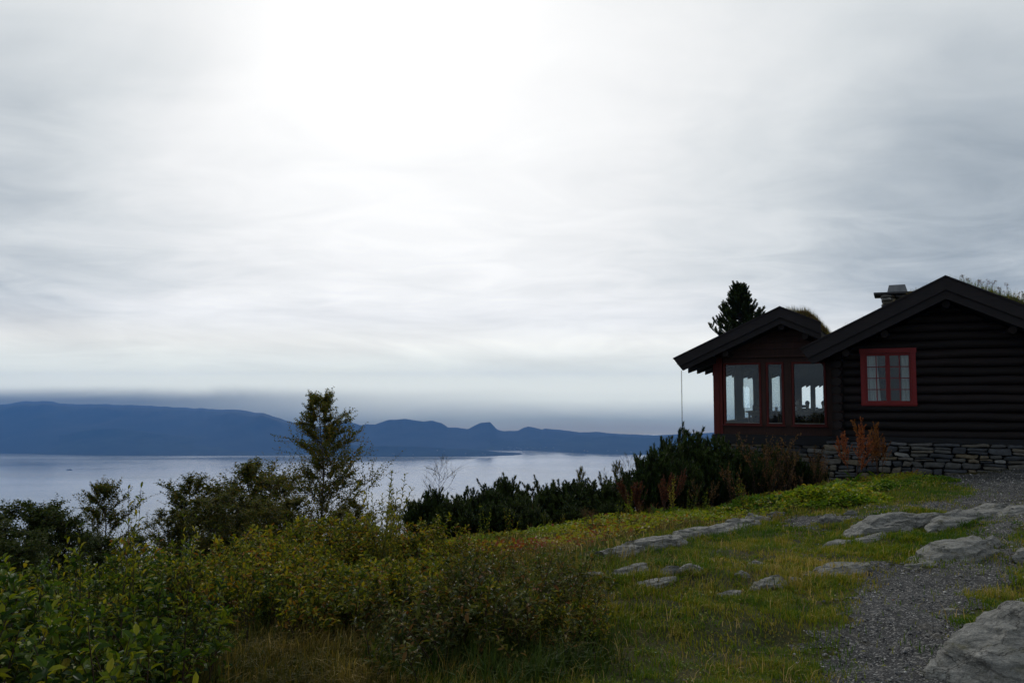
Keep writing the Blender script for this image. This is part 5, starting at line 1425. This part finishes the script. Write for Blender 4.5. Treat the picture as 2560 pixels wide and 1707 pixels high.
# lawn grass
def grass(name, mat, N, region, keep, hmin, hmax, wd, label, seed, hue0=.3, lean=.7, clump=0., kind='stuff', cat='grass'):
    rg = np.random.default_rng(seed); x0, x1, y0, y1 = region
    yy = y0 + (y1 - y0) * rg.random(N) ** 1.5; half = .70 * yy + .3; xx = rg.uniform(-1, 1, N) * half
    k = (xx > x0) & (xx < x1); xx, yy = xx[k], yy[k]
    k = rg.random(len(xx)) < keep(xx, yy); xx, yy = xx[k], yy[k]; n = len(xx)
    t_ = .45 * fb2(xx, yy, 1.7, 3, seed + 1) + .55 * fb2(xx, yy, 6.5, 2, seed + 7); hgt = (hmin + (hmax - hmin) * np.clip((t_ - .3) * 2.2, 0, 1) ** 1.5) * rg.uniform(.5, 1.2, n)
    mb = MB(); az = rg.uniform(0, 6.28, n) * .6 + fb2(xx, yy, 1.1, 2, seed + 2) * 9
    hue = np.clip((fb2(xx, yy, .7, 4, seed + 3) - .5) * 1.7 + (fb2(xx, yy, 5.5, 2, seed + 8) - .5) * 1.1 + hue0 + rg.normal(0, .22, n), 0, 1)
    mb.blades(np.stack([xx, yy, ground(xx, yy) - .005], 1), hgt, wd * (.7 + yy / 9), az, rg.uniform(.15, lean, n), hue)
    return tag(mb.build(name, M[mat]), label, cat, kind=kind)


rg = np.random.default_rng(70)
def lawn_keep(x, y):
    dd = dist_edge(x, y); p = np.clip(1 - (dd - .2) / .5, .25, 1); p = p * np.clip((x + .9 + .1 * y) / .8, 0, 1)
    ps = path_soft(x, y); f_ = fb2(x, y, 3.2, 3, 61); p = p * np.clip(1.75 - ps * 2.1 + (f_ - .5) * 1.3, .02, 1)
    p = p * np.where((y > 13) & (x > 8.5), .35, 1)
    return p * (.35 + .65 * (fb2(x, y, 2.8, 3, 62) > .40))
grass('lawn_grass', 'grass', 420000, (-1.5, 9, 3.4, 15.5), lawn_keep, .024, .15, .0050, 'short green and brown grass of the lawn between rocks and gravel', 71, .28, 1.0)
rg = np.random.default_rng(72); mb = MB()
for (x, y, a, b2) in FOOT:                       # tufts leaning over the stones
    n = int(160 + 900 * (a + b2)); t = rg.uniform(0, 6.28, n); q_ = rg.uniform(.85, 1.15, n)
    xx, yy = x + np.cos(t) * a * q_, y + np.sin(t) * b2 * q_
    k = rg.random(n) < np.clip(1.15 - path_soft(xx, yy) * .95, .12, 1) * (fb2(xx, yy, 4, 2, 73) > .42); xx, yy = xx[k], yy[k]; n = len(xx)
    mb.blades(np.stack([xx, yy, ground(xx, yy) - .005], 1), rg.uniform(.02, .065, n), .0042 * (.7 + yy / 9), rg.uniform(0, 6.28, n), rg.uniform(.2, 1.1, n), np.clip(rg.normal(.5, .22, n), 0, 1))
tag(mb.build('tuft_grass', M['grass']), 'grass tufts growing round the edges of the rocks', 'grass', kind='stuff')


grass('dry_blades', 'dry_grass', 9000, (-.6, 9, 3.4, 13), lambda x, y: lawn_keep(x, y) * (fb2(x, y, 1.3, 3, 67) > .48), .08, .24, .0036, 'long straw-coloured blades standing out of the lawn', 66, .85, 1.3)
rg = np.random.default_rng(74); n = 16000; xx, yy = rg.uniform(-1, 8, n), 3.6 + rg.random(n) ** 1.5 * 10
k = (rg.random(n) < (1 - path_soft(xx, yy)) * (fb2(xx, yy, 2.0, 3, 75) > .5)) & (dist_edge(xx, yy) < .3) & (xx > -.2); xx, yy = xx[k], yy[k]; n = len(xx); mb = MB()
mb.leaves(np.stack([xx, yy, ground(xx, yy) + rg.uniform(.008, .03, n)], 1), np.stack([rg.normal(0, 1, n), rg.normal(0, 1, n), rg.uniform(0, .5, n)], 1), np.array((0, 0, 1.)) + rg.normal(0, .3, (n, 3)), rg.uniform(.012, .034, n) * (.7 + yy / 12), rg.uniform(.010, .022, n), np.clip(rg.normal(.38, .2, n), 0, 1), simple=True)
tag(mb.build('lawn_weeds', M['meadow']), 'small weed leaves lying low in the lawn', 'weeds', kind='stuff')


def mound_keep(x, y):
    return np.clip(1.2 - np.hypot((x + .15) / .8, (y - 5.1) / .8), 0, 1) ** 1.8 * 1.4
grass('tall_grass', 'dark_grass', 150000, (-1.4, 1.5, 3.6, 6.6), mound_keep, .14, .42, .0055, 'tall dark drooping grass under the grey willows', 81, .16, 1.25)
def dry_keep(x, y):
    return np.clip(1.25 - np.hypot((x + 1.1) / .95, (y - 4.6) / 1.2), 0, 1) + .35 * np.clip(1.1 - np.hypot((x + .2) / 2.6, (y - 7.2) / 2.2), 0, 1)
grass('dry_grass', 'dry_grass', 130000, (-2.6, 2.2, 3.4, 9.5), dry_keep, .08, .34, .0040, 'straw-coloured dry grass between the thicket and the mound', 91, .45, 1.35)
def slope_keep(x, y):
    return .55 * np.clip((dist_edge(x, y) + .2) / .6, 0, 1) * ((x > -1.5) | (y > 8)) * (y < 17)
grass('slope_grass', 'dry_grass', 150000, (-4, 8, 6.5, 17), slope_keep, .06, .26, .0050, 'yellow-brown grass among the plants of the slope', 95, .42, 1.1)
def under_keep(x, y): return np.clip((-.6 - x) / .6, 0, 1) * (y < 9)
grass('undergrowth', 'dry_grass', 80000, (-7, -.3, 2.6, 9), under_keep, .08, .30, .0050, 'dark dry grass growing under the willow thicket', 97, .22, 1.1)

# growth on the turf roofs (parts of the roofs)
def roof_growth(parent, ru, rz, sl, ua, ub, y0, v1, n, hmin, hmax, mat, name, slab_seed, up, seed):
    rg = np.random.default_rng(seed); u = rg.uniform(ua, ub, n); v = y0 + .03 + (v1 - y0) * rg.random(n) ** 1.8
    k = fb2(u + 9, v, 2.2, 3, seed) > .36; u, v = u[k], v[k]; n = len(u)
    mb = MB(); e = np.clip(np.minimum.reduce([(u - ua) * 1.6 + .1, (ub - u) * 3, (v - y0) * 4 + .25]), 0, 1)
    z = rz - sl * np.abs(u - ru) - .20 + up * (.25 + 1.2 * fb2(u, v, 2.2, 4, slab_seed)) * e
    mb.blades(np.stack([u, v, z], 1), hmin + (hmax - hmin) * rg.random(n) ** 3, .007, rg.uniform(0, 6.28, n), rg.uniform(.05, .8, n), np.clip(rg.normal(.45, .25, n), 0, 1))
    mb.build(name, M[mat], parent)
roof_growth(roof, RU, RZ, SL, RU, ER - .03, yv0 + .08, 4, 12000, .05, .30, 'grass', 'roof_grass', 2, .30, 201)
roof_growth(roof, RU, RZ, SL, EL + .03, RU, yv0 + .08, 5, 6000, .03, .16, 'dry_grass', 'roof_grass', 1, .24, 202)
roof_growth(aroof, ARU, ARZ, ASL, ARU, AER + .02, ay0 + .08, 6, 9000, .05, .26, 'dry_grass', 'roof_grass', 6, .34, 203)
roof_growth(aroof, ARU, ARZ, ASL, AEL + .05, ARU, ay0 + .08, 6, 4000, .03, .12, 'dry_grass', 'roof_grass', 5, .20, 204)
rg = np.random.default_rng(210)                # dead umbels and weeds on the cabin roof
for (u, h) in ((2.75, .18), (3.05, .30), (3.25, .22), (3.45, .34), (3.65, .26), (3.8, .38), (3.0, .22), (3.15, .26), (3.35, .18), (3.55, .24), (3.9, .42), (4.05, .3), (3.95, .36), (2.6, .14), (3.7, .2), (2.9, .2), (4.2, .22)):
    sb_ = lb = MB(); v = rg.uniform(-.62, .1); z = RZ - SL * abs(u - RU) - .04
    P = poly_stem(rg, (u, v, z), (rg.normal(0, .2), rg.normal(0, .2), 1), h + .1, 5, .08, 0); sb_.tube(P, np.linspace(.005, .0025, 6), 4)
    for q_ in range(6):
        p, tn = sample(P, [rg.uniform(.5, 1)]); az = rg.uniform(0, 6.28); Q = poly_stem(rg, p[0], (math.cos(az) * .7, math.sin(az) * .7, .8), rg.uniform(.04, .11), 3, .1, 0); sb_.tube(Q, .002, 3)
        m_ = 12; lb.leaves(Q[-1] + rg.normal(0, .012, (m_, 3)), unit(rg.normal(0, 1, (m_, 3))), unit(rg.normal(0, 1, (m_, 3))), .02, .012, rg.random(m_), simple=True)
    lb.build('roof_weed', M['brown_weed'], roof)
lb = MB(); n = 4200; u = rg.uniform(ARU + .35, ARU + 1.0, n); v = ay0 + .1 + rg.random(n) * 1.2
z = ARZ - ASL * np.abs(u - ARU) - .12 + .26 * np.clip(1 - ((u - ARU - .62) / .36) ** 2, 0, 1) * rg.random(n) ** .5
lb.leaves(np.stack([u, v, z], 1), unit(np.stack([rg.normal(0, .5, n), rg.normal(0, .5, n), np.ones(n)], 1)), unit(rg.normal(0, 1, (n, 3))), rg.uniform(.02, .05, n), .014, np.clip(rg.normal(.4, .25, n), 0, 1), simple=True)
lb.build('roof_heather', M['brown_weed'], aroof)

# ------------------------------------------------------------------ boat, its wake, houses of the far shore
Yb = (EYE - WATER_Z) / ((1172 - HZ) / F)
bp = np.array((pxY(180, Yb), Yb, WATER_Z))
boat = empty('ferry_boat', bp, R(200), 'tiny ferry boat crossing the fjord at far left', 'boat')
hl = MB(); st = np.linspace(-1, 1, 13); V = []
for s_ in st:
    wdt = 3.6 * (1 - max(0, s_) ** 2.5) + .05; sh = 2.6 + .9 * max(0, s_) ** 2
    V += [(s_ * 15, -wdt, sh), (s_ * 14.4, -wdt * .7, -.4), (s_ * 14.4, wdt * .7, -.4), (s_ * 15, wdt, sh)]
fq = [(k * 4 + a, k * 4 + b2, k * 4 + 4 + b2, k * 4 + 4 + a) for k in range(12) for a, b2 in ((0, 1), (1, 2), (2, 3), (3, 0))] + [(0, 3, 2, 1), (48, 49, 50, 51)]
hl.add(V, fq); hl.build('hull', M['navy'], boat)
dk = MB(); dk.box(-11, 6.5, -2.9, 2.9, 2.62, 5.2); dk.box(-2, 5.5, -2.5, 2.5, 5.21, 7.6); dk.build('cabin', M['white'], boat)
dk = MB(); dk.tube([(-6, 0, 5.21), (-6.4, 0, 8.6)], [.9, .8], 10, cap=True); dk.build('funnel', M['navy'], boat)
dk = MB(); dk.tube([(1, 0, 7.61), (1, 0, 12)], [.15, .08], 6, cap=True); dk.build('mast', M['metal'], boat)
dk = MB(); dk.box(-10, 5.5, -2.93, -2.91, 3.6, 4.6); dk.box(5.51, 5.53, -2.2, 2.2, 6.2, 7.2); dk.build('windows', M['slate'], boat)
wk = MB(); hx, hy = math.cos(R(200)), math.sin(R(200))
for sg in (-1, 1):
    q_ = []
    for k in range(14):
        L = 18 + k * 14; off = sg * (2 + k * 3.2); wdt = 3.5 + k * .55
        for e in (-wdt, wdt): q_.append((-hx * L - hy * (off + e), -hy * L + hx * (off + e), .25))
    wk.add(q_, [(2 * k, 2 * k + 1, 2 * k + 3, 2 * k + 2) for k in range(13)])
m, t, b = material('wake_water', .5, .4); b.inputs['Base Color'].default_value = (.09, .11, .13, 1)
tag(wk.build('wake', m, loc=bp), 'faint wake spreading behind the ferry boat', 'wake', kind='stuff')
rg = np.random.default_rng(5)
hm = None
spots = [(1322 + rg.normal(0, 38), 0) for _ in range(20)] + [(rg.uniform(1420, 1600), 0) for _ in range(7)] + [(rg.uniform(980, 1240), 1) for _ in range(8)] 
dg = bpy.context.evaluated_depsgraph_get()
for (px, kd) in spots:
    py = rg.uniform(1117, 1124) if kd == 0 and px < 1400 else (rg.uniform(1126, 1132) if kd == 0 else (rg.uniform(1126, 1138) if kd == 1 else rg.uniform(1128, 1136)))
    r = ray(px, py); hit, loc, *_ = S.ray_cast(dg, Vector((0, 0, 1.6)) + Vector(r) * 1500, Vector(r))
    if not hit or loc.z < WATER_Z + 1: continue
    if hm is None:
        mb = MB(); mb.box(-6, 6, -4, 4, -2, 5); mb.prism([(-6.4, 5.01), (6.4, 5.01), (0, 9)], -4.3, 4.3)
        hm = mb.mesh('far_house', M['faded'])
    o = bpy.data.objects.new('far_house', hm); COL.objects.link(o); o.location = loc; o.rotation_euler = (0, 0, rg.uniform(0, 3)); s_ = rg.uniform(.4, .75); o.scale = (s_, s_, s_)
    tag(o, {0: 'tiny pale house of the village on the far right shore', 1: 'tiny pale house on the low peninsula', 2: 'tiny pale house at the foot of the dark wooded hill'}[kd], 'house', {0: 'houses of the far village', 1: 'houses of the peninsula', 2: 'houses below the wooded hill'}[kd])

# ------------------------------------------------------------------ haze
hb = MB(); hb.box(-15500, 15500, -1600, 9500, WATER_Z - 8, 260)
hm_ = bpy.data.materials.new('haze_air'); hm_.use_nodes = True; t = NT(hm_.node_tree); t.n.clear()
out = t.new('ShaderNodeOutputMaterial'); pv = t.new('ShaderNodeVolumePrincipled'); pv.inputs['Color'].default_value = (.13, .40, .96, 1); pv.inputs['Density'].default_value = 7e-5
t.l.new(pv.outputs[0], out.inputs['Volume'])
tag(hb.build('haze', hm_), 'thin blue haze over the fjord', 'haze', kind='stuff')
